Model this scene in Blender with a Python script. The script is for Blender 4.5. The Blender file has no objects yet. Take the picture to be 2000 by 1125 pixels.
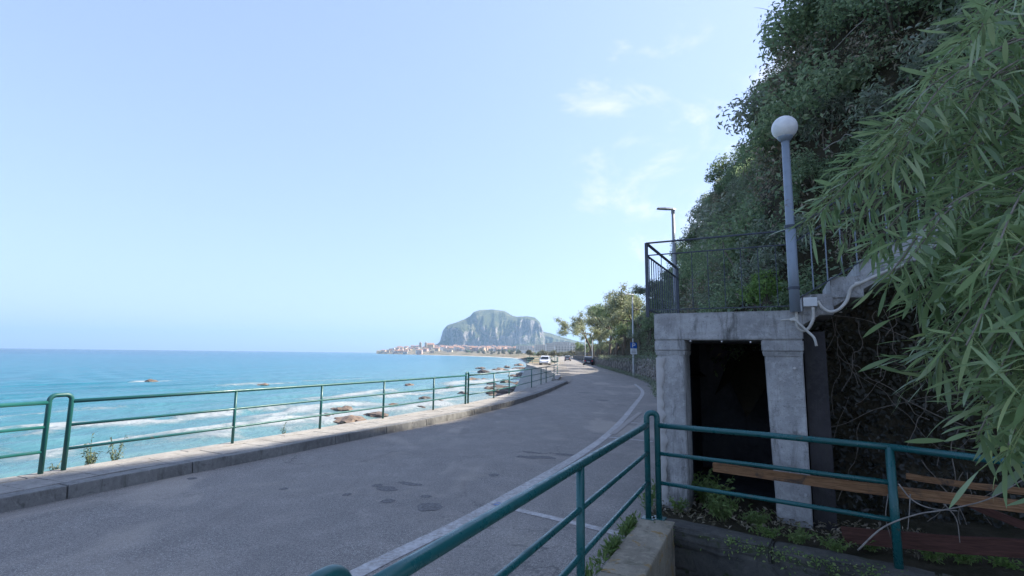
import bpy, bmesh, math, random
import numpy as np
from mathutils import Vector, Matrix, noise as mnoise
random.seed(7); rng = np.random.default_rng(7)
scn = bpy.context.scene
COL = scn.collection
R = math.radians

# ---------------------------------------------------------------- camera
TH = math.atan(.129); PH = .0123
CF = np.array([0, math.cos(TH), math.sin(TH)]); _u = np.array([0, -math.sin(TH), math.cos(TH)]); _r = np.array([1., 0, 0])
CR = _r*math.cos(PH)+_u*math.sin(PH); CU = _u*math.cos(PH)-_r*math.sin(PH)
CAM = np.array([0, 0, 1.75])
cd = bpy.data.cameras.new('camera'); cam = bpy.data.objects.new('camera', cd); COL.objects.link(cam)
cd.sensor_width = 36; cd.lens = 18; cd.clip_start = .05; cd.clip_end = 60000
cam.matrix_world = Matrix(((CR[0], CU[0], -CF[0], CAM[0]), (CR[1], CU[1], -CF[1], CAM[1]), (CR[2], CU[2], -CF[2], CAM[2]), (0, 0, 0, 1)))
scn.camera = cam

# ---------------------------------------------------------------- world, sun, exposure
SUN_EL, SUN_AZ = 41.5, 20.0            # azimuth counted from +X towards +Y
world = bpy.data.worlds.new('World'); scn.world = world; world.use_nodes = True
wn, wl = world.node_tree.nodes, world.node_tree.links
bg = wn['Background']; bg.inputs['Strength'].default_value = .15
sky = wn.new('ShaderNodeTexSky'); sky.sky_type = 'NISHITA'; sky.sun_disc = False
sky.sun_elevation = R(SUN_EL); sky.sun_rotation = R(90-SUN_AZ)
sky.altitude = 10; sky.air_density = 1.0; sky.dust_density = 1.0; sky.ozone_density = 1.8
tc = wn.new('ShaderNodeTexCoord')
mp = wn.new('ShaderNodeMapping'); mp.inputs['Scale'].default_value = (1.0, 1.0, 1.9); mp.inputs['Rotation'].default_value = (.3, .2, .5)
wl.new(tc.outputs['Generated'], mp.inputs['Vector'])
n1 = wn.new('ShaderNodeTexNoise'); n1.inputs['Scale'].default_value = 5.5; n1.inputs['Detail'].default_value = 9; n1.inputs['Roughness'].default_value = .62; n1.inputs['Distortion'].default_value = .35
n2 = wn.new('ShaderNodeTexNoise'); n2.inputs['Scale'].default_value = 1.7; n2.inputs['Detail'].default_value = 3
wl.new(mp.outputs['Vector'], n1.inputs['Vector']); wl.new(mp.outputs['Vector'], n2.inputs['Vector'])
dotn = wn.new('ShaderNodeVectorMath'); dotn.operation = 'DOT_PRODUCT'
cdv = CF+CR*.52+CU*.42; cdv = cdv/np.linalg.norm(cdv); dotn.inputs[1].default_value = tuple(cdv)
nrm = wn.new('ShaderNodeVectorMath'); nrm.operation = 'NORMALIZE'; wl.new(tc.outputs['Generated'], nrm.inputs[0]); wl.new(nrm.outputs[0], dotn.inputs[0])
mr = wn.new('ShaderNodeMapRange'); mr.inputs['From Min'].default_value = .885; mr.inputs['From Max'].default_value = .99; mr.interpolation_type = 'SMOOTHSTEP'
wl.new(dotn.outputs['Value'], mr.inputs['Value'])
ad = wn.new('ShaderNodeMath'); ad.operation = 'MULTIPLY_ADD'; ad.inputs[1].default_value = .27; wl.new(mr.outputs[0], ad.inputs[0]); wl.new(n1.outputs['Fac'], ad.inputs[2])
ad2 = wn.new('ShaderNodeMath'); ad2.operation = 'MULTIPLY_ADD'; ad2.inputs[1].default_value = .30; wl.new(n2.outputs['Fac'], ad2.inputs[0]); wl.new(ad.outputs[0], ad2.inputs[2])
cr = wn.new('ShaderNodeMapRange'); cr.inputs['From Min'].default_value = .87; cr.inputs['From Max'].default_value = 1.12; cr.inputs['To Max'].default_value = .75; cr.interpolation_type = 'SMOOTHSTEP'
wl.new(ad2.outputs[0], cr.inputs['Value'])
veil = wn.new('ShaderNodeMath'); veil.operation = 'MAXIMUM'; veil.inputs[1].default_value = .0; wl.new(cr.outputs[0], veil.inputs[0])
mixc = wn.new('ShaderNodeMixRGB'); mixc.inputs[2].default_value = (2.75, 2.75, 2.8, 1)
wl.new(veil.outputs[0], mixc.inputs[0]); gm = wn.new('ShaderNodeGamma'); gm.inputs['Gamma'].default_value = .42; wl.new(sky.outputs[0], gm.inputs['Color'])   # gamma lifts the darker sky against the horizon, adding fill light
tn = wn.new('ShaderNodeMixRGB'); tn.blend_type = 'MULTIPLY'; tn.inputs[0].default_value = 1; tn.inputs[2].default_value = (1.04, 1.18, 1.62, 1); wl.new(gm.outputs[0], tn.inputs[1])
wl.new(tn.outputs[0], mixc.inputs[1]); wl.new(mixc.outputs[0], bg.inputs['Color'])
sl = bpy.data.lights.new('sun', 'SUN'); sl.energy = 4.0; sl.angle = R(.53); sl.color = (1, .95, .86)
so = bpy.data.objects.new('sun', sl); COL.objects.link(so)
sd_ = Vector((math.cos(R(SUN_EL))*math.cos(R(SUN_AZ)), math.cos(R(SUN_EL))*math.sin(R(SUN_AZ)), math.sin(R(SUN_EL))))
so.rotation_euler = sd_.to_track_quat('Z', 'Y').to_euler(); so.location = (0, 0, 60)
vs = scn.view_settings; vs.view_transform = 'Standard'; vs.look = 'None'; vs.gamma = 1; vs.use_curve_mapping = False
vs.exposure = 1.5
scn.render.resolution_x = 1024; scn.render.resolution_y = 576

# ---------------------------------------------------------------- pixel helpers (photo 2000 x 1125)
def ray(u, v): return CF+CR*(u-1000)/1000.-CU*(v-562.5)/1000.
def gr(u, v, z=0.): d = ray(u, v); return CAM+d*((z-CAM[2])/d[2])
def dp(u, v, y): d = ray(u, v); return CAM+d*(y/d[1])
def proj(p):
    q = np.asarray(p, float)-CAM; k = q@CF
    return 1000+1000*(q@CR)/k, 562.5-1000*(q@CU)/k
def vz(x, y, v):
    a, b = -80., 400.
    for _ in range(50):
        m = (a+b)/2
        if proj((x, y, m))[1] > v: a = m
        else: b = m
    return a
def nz(x, y, z=0.): return mnoise.noise(Vector((x, y, z)))
def fbm(x, y, z=0., o=4):
    s, a = 0., 1.
    for i in range(o):
        s += a*mnoise.noise(Vector((x, y, z))); x *= 2.03; y *= 2.03; z *= 2.03; a *= .5
    return s

# ---------------------------------------------------------------- materials
MATS = {}
class NT:
    def __init__(s, name):
        s.m = bpy.data.materials.new(name); s.m.use_nodes = True; s.t = s.m.node_tree; s.n = s.t.nodes; s.l = s.t.links
        s.b = s.n['Principled BSDF']; s.out = s.n['Material Output']; MATS[name] = s.m
        s.tc = s.n.new('ShaderNodeTexCoord')
    def new(s, t): return s.n.new('ShaderNode'+t)
    def link(s, a, b): s.l.new(a, b)
    def noise(s, scale, detail=5, rough=.55, dist=0, vec=None, sc=None):
        n = s.new('TexNoise'); n.inputs['Scale'].default_value = scale; n.inputs['Detail'].default_value = detail
        n.inputs['Roughness'].default_value = rough; n.inputs['Distortion'].default_value = dist
        v = vec or s.pos()
        if sc:
            mp = s.new('Mapping'); mp.inputs['Scale'].default_value = sc; s.link(v, mp.inputs['Vector']); v = mp.outputs[0]
        s.link(v, n.inputs['Vector']); return n.outputs['Fac']
    def pos(s):
        if not hasattr(s, '_p'): s._p = s.new('NewGeometry')
        return s._p.outputs['Position']
    def ramp(s, fac, stops):
        r = s.new('ValToRGB'); e = r.color_ramp.elements
        while len(e) < len(stops): e.new(.5)
        for k, (p, c) in zip(e, stops): k.position = p; k.color = tuple(c)+(1,) if len(c) == 3 else c
        s.link(fac, r.inputs[0]); return r.outputs[0]
    def rng(s, fac, a, b, c=0., d=1.):
        r = s.new('MapRange'); r.inputs['From Min'].default_value = a; r.inputs['From Max'].default_value = b
        r.inputs['To Min'].default_value = c; r.inputs['To Max'].default_value = d; r.interpolation_type = 'SMOOTHSTEP'
        s.link(fac, r.inputs['Value']); return r.outputs[0]
    def mix(s, fac, a, b, mode='MIX'):
        m = s.new('MixRGB'); m.blend_type = mode
        for i, x in ((0, fac), (1, a), (2, b)):
            if isinstance(x, (int, float)): m.inputs[i].default_value = x
            elif isinstance(x, tuple): m.inputs[i].default_value = x+(1,) if len(x) == 3 else x
            else: s.link(x, m.inputs[i])
        return m.outputs[0]
    def math(s, op, a, b=0., c=None):
        m = s.new('Math'); m.operation = op
        for i, x in enumerate((a, b) if c is None else (a, b, c)):
            if isinstance(x, (int, float)): m.inputs[i].default_value = x
            else: s.link(x, m.inputs[i])
        return m.outputs[0]
    def col(s, x):
        if isinstance(x, tuple): s.b.inputs['Base Color'].default_value = x+(1,)
        else: s.link(x, s.b.inputs['Base Color'])
    def bump(s, h, strength=.3, dist=.02):
        b = s.new('Bump'); b.inputs['Strength'].default_value = strength; b.inputs['Distance'].default_value = dist
        s.link(h, b.inputs['Height']); s.link(b.outputs[0], s.b.inputs['Normal'])
    def rough(s, x, spec=None):
        if isinstance(x, (int, float)): s.b.inputs['Roughness'].default_value = x
        else: s.link(x, s.b.inputs['Roughness'])
        if spec is not None: s.b.inputs['Specular IOR Level'].default_value = spec
    def attr(s, name):
        a = s.new('Attribute'); a.attribute_name = name; return a
    def objrand(s):
        o = s.new('ObjectInfo'); return o.outputs['Random']

def simple(name, c, rough=.6, var=.25, scale=6., bump=0., metal=0., spec=.4):
    t = NT(name); n = t.noise(scale, 5, .6)
    f = t.rng(n, .3, .7); t.col(t.mix(f, tuple(x*(1-var) for x in c), tuple(min(1, x*(1+var)) for x in c)))
    t.rough(rough, spec); t.b.inputs['Metallic'].default_value = metal
    if bump: t.bump(n, bump, .01)
    return t.m

# asphalt
t = NT('asphalt')
big = t.noise(.35, 4, .6); mid = t.noise(2.3, 5, .65, .4); fine = t.noise(95, 2, .7); sp = t.noise(150, 1, .5); gr_ = t.noise(34, 4, .75)
c = t.ramp(big, [(.3, (0.288, 0.254, 0.223)), (.7, (0.387, 0.342, 0.297))])
c = t.mix(t.rng(mid, .42, .75), c, (0.445, 0.385, 0.331))
c = t.mix(t.rng(gr_, .34, .62), t.mix(.55, c, (0.099, 0.091, 0.081)), c)
c = t.mix(t.rng(fine, .40, .66), t.mix(.5, c, (0.083, 0.076, 0.069)), c)
c = t.mix(t.rng(sp, .60, .72), c, (0.600, 0.600, 0.520))
pt = t.noise(.55, 3, .5, .6, sc=(1, .45, 1)); st = t.noise(1.1, 6, .72, 1.2, sc=(1, .4, 1)); tr = t.noise(.9, 5, .65, .3, sc=(2.2, .12, 1))
c = t.mix(t.math('MULTIPLY', t.rng(st, .60, .72), .40), c, (0.140, 0.125, 0.111))
c = t.mix(t.math('MULTIPLY', t.rng(tr, .52, .68), .28), c, (0.182, 0.164, 0.144))
c = t.mix(t.math('MULTIPLY', t.rng(pt, .55, .66), .35), c, (0.511, 0.431, 0.344))
ck = t.noise(.45, 7, .62, .5); ck = t.math('ABSOLUTE', t.math('SUBTRACT', ck, .5)); ckm = t.math('MULTIPLY', t.rng(ck, .0, .006, 1., 0.), t.rng(t.noise(.3, 2, .5), .45, .6, 0, .6)); c = t.mix(ckm, c, (.07, .065, .06))
sand = t.noise(.9, 6, .7, .6); c = t.mix(t.math('MULTIPLY', t.rng(sand, .52, .7), .3), c, (.42, .36, .28))
t.col(c); t.rough(.85, .3)
t.bump(t.math('ADD', t.math('ADD', fine, gr_), t.math('MULTIPLY', mid, .4)), .6, .014)
# dusty road edge / sand
t = NT('dust'); n = t.noise(3, 5, .7); t.col(t.mix(n, (.22, .2, .17), (.34, .3, .25))); t.rough(.95, .1)
# concrete family
def concrete(name, a, b, stain=(.05, .048, .04), lichen=None, streak=.5, bumps=.35):
    t = NT(name); n = t.noise(1.6, 6, .65, .3); f = t.noise(14, 5, .7); g = t.noise(70, 3, .6)
    c = t.mix(t.rng(n, .3, .7), a, b)
    c = t.mix(t.math('MULTIPLY', t.rng(f, .45, .75), .5), c, tuple(min(1, x*1.35) for x in b))
    s = t.noise(3.2, 6, .7, .5, sc=(2.2, 2.2, .35)); c = t.mix(t.math('MULTIPLY', t.rng(s, .5, .72), streak), c, stain)
    d = t.noise(5.0, 6, .75, .8); c = t.mix(t.math('MULTIPLY', t.rng(d, .56, .68), .55), c, tuple(x*.45 for x in a))
    if lichen:
        l = t.noise(4.2, 6, .7, .6); c = t.mix(t.math('MULTIPLY', t.rng(l, .55, .64), .8), c, lichen)
    pits = t.rng(g, .3, .42); c = t.mix(t.math('MULTIPLY', t.math('SUBTRACT', 1., pits), .4), c, (.03, .03, .03))
    t.col(c); t.rough(.9, .25); t.bump(t.math('ADD', t.math('MULTIPLY', f, .8), t.math('MULTIPLY', g, .35)), bumps, .02)
    return t.m
concrete('concrete', (.26, .255, .245), (.44, .43, .41), streak=.75, bumps=.5)
concrete('concrete_dark', (.06, .058, .052), (.11, .105, .09), lichen=(.045, .06, .02), stain=(.02, .02, .017))
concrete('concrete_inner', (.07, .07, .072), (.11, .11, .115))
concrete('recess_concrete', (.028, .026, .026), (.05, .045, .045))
concrete('parapet_concrete', (.22, .19, .14), (.33, .29, .215), lichen=(.30, .17, .03), stain=(.05, .055, .025))
concrete('kerb_stone_mat', (.16, .155, .145), (.25, .24, .22), streak=.6)
concrete('paving_mat', (.25, .23, .205), (.34, .315, .28), streak=.25)
concrete('seawall_mat', (.24, .24, .23), (.33, .32, .30))
t = NT('plaster_flake'); n = t.noise(9, 6, .7); t.col(t.mix(n, (.42, .40, .37), (.55, .53, .5))); t.rough(.9, .2); t.bump(n, .4, .01)
# painted metal
def paint(name, c, chip, amt=.62, rough=.38):
    t = NT(name); n = t.noise(7, 6, .7); g = t.noise(38, 4, .7); b_ = t.noise(1.3, 3, .5)
    cc = t.mix(b_, tuple(x*.8 for x in c), tuple(min(1, x*1.25) for x in c))
    cc = t.mix(t.math('MULTIPLY', t.rng(n, .5, .75), .45), cc, tuple(x*.45+.015 for x in c))
    cc = t.mix(t.rng(g, amt+.04, amt+.09), cc, chip); ru = t.noise(3.1, 7, .78, .6); cc = t.mix(t.math('MULTIPLY', t.rng(ru, .63, .70), .8), cc, (.13, .062, .03)); t.col(cc); t.rough(t.rng(n, .3, .8, rough-.1, rough+.25), .5); t.bump(g, .12, .004)
    return t.m
paint('green_paint', (.011, .092, .090), (.20, .24, .2), .64, .3)
paint('green_paint_sea', (.012, .095, .085), (.12, .16, .13), .68)
paint('grey_paint', (.20, .235, .27), (.12, .10, .08), .66)
paint('fence_iron', (.045, .055, .07), (.10, .06, .04), .62, .5)
paint('lamp_metal', (.24, .25, .26), (.16, .15, .14), .7)
paint('lamp_pole_pale', (.42, .43, .42), (.3, .28, .25), .7)
simple('globe_white', (.70, .68, .65), .35, .12, 7)
simple('pipe_white', (.50, .47, .41), .5, .16, 9)
simple('box_white', (.62, .62, .60), .5, .1, 5)
simple('bolt_metal', (.45, .45, .45), .35, .2, 20, 0, .7)
# wood
t = NT('plank_wood'); g = t.noise(5, 6, .65, .6, vec=t.tc.outputs['Object'], sc=(1.2, 22, 22)); s = t.noise(5, 6, .75, .5)
c = t.ramp(g, [(.25, (.07, .035, .018)), (.5, (.24, .125, .06)), (.75, (.36, .21, .115))]); c = t.mix(t.rng(s, .5, .7), c, (.07, .055, .045))
t.col(c); t.rough(.85, .2); t.bump(g, .5, .006)
t = NT('plank_red'); g = t.noise(5, 6, .65, .6, vec=t.tc.outputs['Object'], sc=(1.2, 14, 14))
t.col(t.ramp(g, [(.25, (.035, .017, .013)), (.75, (.13, .06, .045))])); t.rough(.85, .2); t.bump(g, .5, .006)
# stone
t = NT('wall_stone'); r_ = t.objrand(); n = t.noise(5, 6, .7, .3); f = t.noise(30, 4, .7)
c = t.ramp(r_, [(0, (.17, .155, .13)), (.35, (.25, .225, .185)), (.7, (.33, .30, .255)), (1, (.22, .205, .185))])
c = t.mix(t.rng(n, .35, .75), c, t.mix(.55, c, (.06, .055, .045))); c = t.mix(t.math('MULTIPLY', t.rng(f, .5, .7), .3), c, (.42, .39, .34)); t.col(c); t.rough(.92, .2); t.bump(f, .5, .02)
t = NT('wall_mortar'); n = t.noise(6, 5, .7); v = t.new('TexVoronoi'); v.inputs['Scale'].default_value = 2.6; t.link(t.pos(), v.inputs['Vector'])
t.col(t.mix(t.rng(v.outputs['Distance'], .2, .55), t.mix(n, (.17, .155, .13), (.32, .29, .245)), (.06, .055, .045))); t.rough(.95, .15); t.bump(n, .5, .03)
t = NT('shore_rock_mat'); n = t.noise(1.2, 7, .7, .4); r_ = t.objrand()
c = t.mix(r_, (.11, .085, .065), (.30, .20, .13)); c = t.mix(t.rng(n, .35, .7), t.mix(.6, c, (.02, .02, .02)), c)
t.col(c); t.rough(.6, .4); t.bump(n, .8, .15)
t = NT('ditch_stone'); n = t.noise(4, 7, .7, .4); t.col(t.ramp(n, [(.3, (.03, .03, .026)), (.55, (.10, .095, .08)), (.75, (.05, .065, .03))])); t.rough(.9, .2); t.bump(n, .7, .04)
# soil / hill
t = NT('soil'); n = t.noise(1.2, 7, .7, .3); f = t.noise(12, 5, .7)
c = t.ramp(n, [(.3, (.035, .04, .02)), (.5, (.07, .06, .038)), (.72, (.12, .10, .07))]); c = t.mix(f, t.mix(.6, c, (.015, .016, .01)), c); t.col(c); t.rough(.95, .1); t.bump(f, .8, .08)
t = NT('beach_sand'); n = t.noise(.8, 6, .7); f = t.noise(9, 5, .7); t.col(t.mix(f, t.mix(n, (.26, .21, .15), (.40, .34, .25)), (.45, .39, .30))); t.rough(.95, .15); t.bump(f, .6, .08)
# leaves
def leaf(name, stops, trans=.45, dead=None, rough=.5, spec=.4):
    t = NT(name); a = t.attr('rnd').outputs['Fac']; o = t.objrand()
    k = t.math('ADD', t.math('MULTIPLY', a, .8), t.math('MULTIPLY', o, .2)); c = t.ramp(k, stops)
    big = t.noise(.55, 3, .5); c = t.mix(t.rng(big, .35, .7, 0, .45), c, t.mix(.5, c, (.16, .14, .09)))
    if dead:
        dd = t.noise(.8, 4, .6); c = t.mix(t.rng(dd, .56, .68, 0, .85), c, dead)
    t.col(c); t.rough(rough, spec)
    tr = t.new('BsdfTranslucent'); t.link(t.mix(.5, c, (.34, .44, .20)), tr.inputs['Color'])
    mx = t.new('MixShader'); mx.inputs[0].default_value = trans
    t.link(t.b.outputs[0], mx.inputs[1]); t.link(tr.outputs[0], mx.inputs[2]); t.link(mx.outputs[0], t.out.inputs['Surface'])
    return t.m
leaf('leaf_hill', [(0, (0.077, 0.119, 0.080)), (.4, (0.157, 0.236, 0.128)), (.75, (0.264, 0.355, 0.182)), (1, (0.456, 0.506, 0.311))])
leaf('leaf_hill_b', [(0, (0.101, 0.127, 0.109)), (.4, (0.201, 0.236, 0.182)), (.75, (0.337, 0.362, 0.275)), (1, (0.573, 0.519, 0.438))])
leaf('leaf_dry', [(0, (0.090, 0.076, 0.054)), (.5, (0.216, 0.172, 0.118)), (1, (0.432, 0.360, 0.252))], .2)
leaf('leaf_bright', [(0, (.06, .12, .02)), (.5, (.13, .24, .04)), (1, (.24, .36, .08))], .4)
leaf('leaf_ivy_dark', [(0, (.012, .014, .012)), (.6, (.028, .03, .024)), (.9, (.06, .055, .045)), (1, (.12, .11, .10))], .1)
leaf('leaf_acacia', [(0, (.08, .14, .055)), (.3, (.15, .25, .09)), (.6, (.25, .36, .15)), (.8, (.36, .44, .20)), (.95, (.42, .52, .16)), (1, (.48, .40, .16))], .45, rough=.36, spec=.7)
leaf('leaf_roadside', [(0, (0.153, 0.161, 0.090)), (.5, (0.365, 0.350, 0.211)), (1, (0.600, 0.600, 0.420))], .35)
leaf('leaf_far_bush', [(0, (.07, .06, .035)), (.5, (.13, .10, .06)), (1, (.17, .15, .08))], .2)
leaf('leaf_grass', [(0, (0.065, 0.117, 0.026)), (.6, (0.130, 0.234, 0.046)), (1, (0.286, 0.338, 0.117))], .35)
simple('bark', (.13, .105, .08), .9, .35, 12, .5)
simple('twig', (.17, .145, .115), .9, .3, 20, .2)
simple('twig_pale', (.22, .195, .165), .85, .25, 20, .2)
simple('twig_green', (.16, .20, .07), .7, .3, 20)
simple('petal', (.75, .62, .05), .6, .1, 9)
# signs / paint
t = NT('road_paint'); n = t.noise(18, 6, .75); m_ = t.noise(2.0, 4, .6)
k = t.rng(t.math('ADD', n, t.math('MULTIPLY', m_, .45)), .58, .92); t.col(t.mix(k, (.31, .28, .25), (.52, .50, .47))); t.rough(.8, .3)
t = NT('road_paint_yellow'); n = t.noise(16, 6, .75); t.col(t.mix(t.rng(n, .52, .8), (.31, .28, .25), (.40, .34, .17))); t.rough(.8, .3)
t = NT('road_paint_blue'); n = t.noise(16, 6, .75); t.col(t.mix(t.rng(n, .4, .66), (.31, .28, .25), (.06, .2, .5))); t.rough(.8, .3)
simple('sign_blue', (.01, .11, .45), .35, .08); simple('sign_white', (.75, .75, .75), .4, .06); simple('sign_grey', (.3, .3, .3), .5, .1); simple('sign_black', (.03, .03, .03), .5, .1)
# cars
def carpaint(name, c): 
    m = simple(name, c, .25, .05, 3); b = m.node_tree.nodes['Principled BSDF']; b.inputs['Coat Weight'].default_value = .6; return m
carpaint('car_dark', (.035, .04, .05)); carpaint('car_white', (.7, .7, .7)); carpaint('car_grey', (.25, .26, .27))
simple('car_glass', (.02, .025, .03), .08, .05, 2, 0, 0, .6); simple('tyre_mat', (.02, .02, .02), .85, .2); simple('rim_mat', (.4, .4, .42), .3, .1, 9, 0, .8)
simple('lamp_red', (.4, .02, .015), .3, .05); simple('lamp_clear', (.7, .7, .68), .2, .05); simple('plate_white', (.7, .7, .7), .5, .03)
# water
t = NT('sea_water')
sdn = t.attr('shore').outputs['Fac']; dstn = t.attr('camd').outputs['Fac']
patch = t.noise(.012, 4, .6, .4, sc=(1, .5, 1)); rip = t.noise(.22, 5, .62, .3, sc=(1., .55, 1))
lsd = t.math('LOGARITHM', t.math('MAXIMUM', sdn, 1.), 10.)
lk = t.math('ADD', lsd, t.math('MULTIPLY', t.math('SUBTRACT', patch, .5), .9))
c = t.ramp(t.math('DIVIDE', lk, 3.6), [(0, (.22, .27, .24)), (.22, (.15, .25, .235)), (.40, (.075, .20, .22)), (.55, (.016, .15, .20)), (.72, (.006, .11, .17)), (.84, (.003, .055, .11)), (1, (.003, .03, .07))])
weed = t.noise(.05, 5, .65, .8, sc=(1, .35, 1)); c = t.mix(t.math('MULTIPLY', t.rng(weed, .55, .68), t.rng(lk, .9, 1.6, 0, .45)), c, (.018, .085, .125))
rip2 = t.noise(.75, 5, .7, .5, sc=(1., .4, 1)); c = t.mix(t.rng(rip2, .35, .62, .42, 0), c, t.mix(.6, c, (.006, .06, .10)))
c = t.mix(t.rng(rip, .35, .7, .38, 0), c, t.mix(.6, c, (.006, .06, .10)))
# foam: patches near the shore, drawn out along the swell
f1 = t.noise(.20, 7, .72, 1.4, sc=(.55, 1., 1)); f2 = t.noise(.9, 8, .82, 1.2); f3 = t.noise(.035, 4, .6, .7, sc=(.8, 1.1, 1))
near = t.rng(sdn, 4., 48., 1., 0.)
fm = t.math('ADD', t.math('MULTIPLY', f1, .54), t.math('ADD', t.math('MULTIPLY', f2, .42), t.math('MULTIPLY', f3, .42)))
fm = t.math('ADD', fm, t.math('MULTIPLY', near, .13)); br = t.attr('breaker').outputs['Fac']
fm = t.math('ADD', fm, t.math('MULTIPLY', br, .27))
foam = t.rng(fm, .80, 1.06)
c = t.mix(t.math('MULTIPLY', foam, .9), c, t.mix(f2, (.20, .225, .23), (.42, .425, .42))); t.col(c)
t.rough(t.math('ADD', .22, t.math('MULTIPLY', foam, .5)), .14); t.b.inputs['IOR'].default_value = 1.33
w1 = t.noise(1.1, 6, .65, .4, sc=(1, .5, 1)); w2 = t.noise(.16, 5, .6, .4, sc=(1, .5, 1))
t.bump(t.math('ADD', t.math('MULTIPLY', w2, 2.2), t.math('ADD', w1, t.math('MULTIPLY', foam, .35))), .75, .35)
# mountain
t = NT('mountain_rock'); g_ = t.new('NewGeometry'); sx = t.new('SeparateXYZ'); t.link(g_.outputs['Normal'], sx.inputs[0])
n = t.noise(.012, 7, .68, .3); s = t.noise(.02, 6, .7, .6, sc=(2.6, 2.6, .3)); f = t.noise(.06, 5, .7)
rock = t.mix(t.rng(s, .35, .68), (.15, .14, .135), (.40, .36, .31)); rock = t.mix(t.rng(n, .55, .75, 0, .6), rock, (.36, .27, .19))
veg = t.mix(f, (.045, .065, .03), (.13, .13, .065)); veg = t.mix(t.rng(n, .48, .66, 0, .8), veg, (.22, .20, .115))
k = t.rng(t.math('ADD', sx.outputs['Z'], t.math('MULTIPLY', t.math('SUBTRACT', f, .5), .9)), .38, .62); t.col(t.mix(k, rock, veg)); t.rough(.95, .1); t.bump(t.math('ADD', s, f), 1., 14.)
t = NT('headland_ground'); n = t.noise(.03, 6, .7); t.col(t.mix(t.rng(n, .4, .6), (.10, .095, .05), (.28, .22, .15))); t.rough(.95, .1)
def housemat(name, c): return simple(name, c, .85, .12, .2)
HW = [('house_cream', (.62, .53, .40)), ('house_peach', (.60, .40, .27)), ('house_sand', (.52, .40, .26)), ('house_white', (.70, .68, .63)), ('house_pink', (.58, .40, .34)), ('house_grey', (.42, .40, .37))]
for n_, c_ in HW: housemat(n_, c_)
simple('roof_tile', (.36, .19, .115), .9, .25, .3); simple('roof_flat', (.40, .36, .32), .9, .2, .3); simple('window_dark', (.05, .055, .06), .25, .1, 1); simple('stone_gold', (.42, .33, .21), .9, .2, .15)

# ---------------------------------------------------------------- object helpers
def tag(o, label=None, cat=None, group=None, kind=None):
    if label: o['label'] = label
    if cat: o['category'] = cat
    if group: o['group'] = group
    if kind: o['kind'] = kind
    return o
def org(o):
    v = np.zeros(3)
    while o is not None: v = v+np.array(o.location); o = o.parent
    return v
def empty(name, loc, label=None, cat=None, group=None, rz=0.):
    o = bpy.data.objects.new(name, None); COL.objects.link(o); o.location = tuple(loc); o.rotation_euler.z = rz; o.empty_display_size = .2
    return tag(o, label, cat, group)
def link(name, me, mat=None, parent=None, loc=(0, 0, 0)):
    o = bpy.data.objects.new(name, me); COL.objects.link(o); o.location = tuple(loc)
    if mat is not None and not me.materials: me.materials.append(MATS[mat])
    if parent is not None: o.parent = parent
    return o
def mesh_np(name, V, Fq, mat, parent=None, world=True, smooth=False, attrs=None, loc=None):
    """V (n,3), Fq (m,k) uniform polygons"""
    V = np.asarray(V, np.float32); Fq = np.asarray(Fq, np.int32)
    if parent is not None and world: V = V-org(parent).astype(np.float32)
    if loc is not None: V = V-np.array(loc, np.float32)
    me = bpy.data.meshes.new(name); me.vertices.add(len(V)); me.vertices.foreach_set('co', V.ravel())
    m, k = Fq.shape; me.loops.add(m*k); me.loops.foreach_set('vertex_index', Fq.ravel()); me.polygons.add(m)
    me.polygons.foreach_set('loop_start', np.arange(0, m*k, k, dtype=np.int32)); me.polygons.foreach_set('loop_total', np.full(m, k, np.int32))
    if smooth: me.polygons.foreach_set('use_smooth', np.ones(m, bool))
    for an, (dom, arr) in (attrs or {}).items():
        a = me.attributes.new(an, 'FLOAT', dom); a.data.foreach_set('value', np.asarray(arr, np.float32))
    me.update(calc_edges=True); me.validate()
    return link(name, me, mat, parent, loc if loc is not None else (0, 0, 0))

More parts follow.
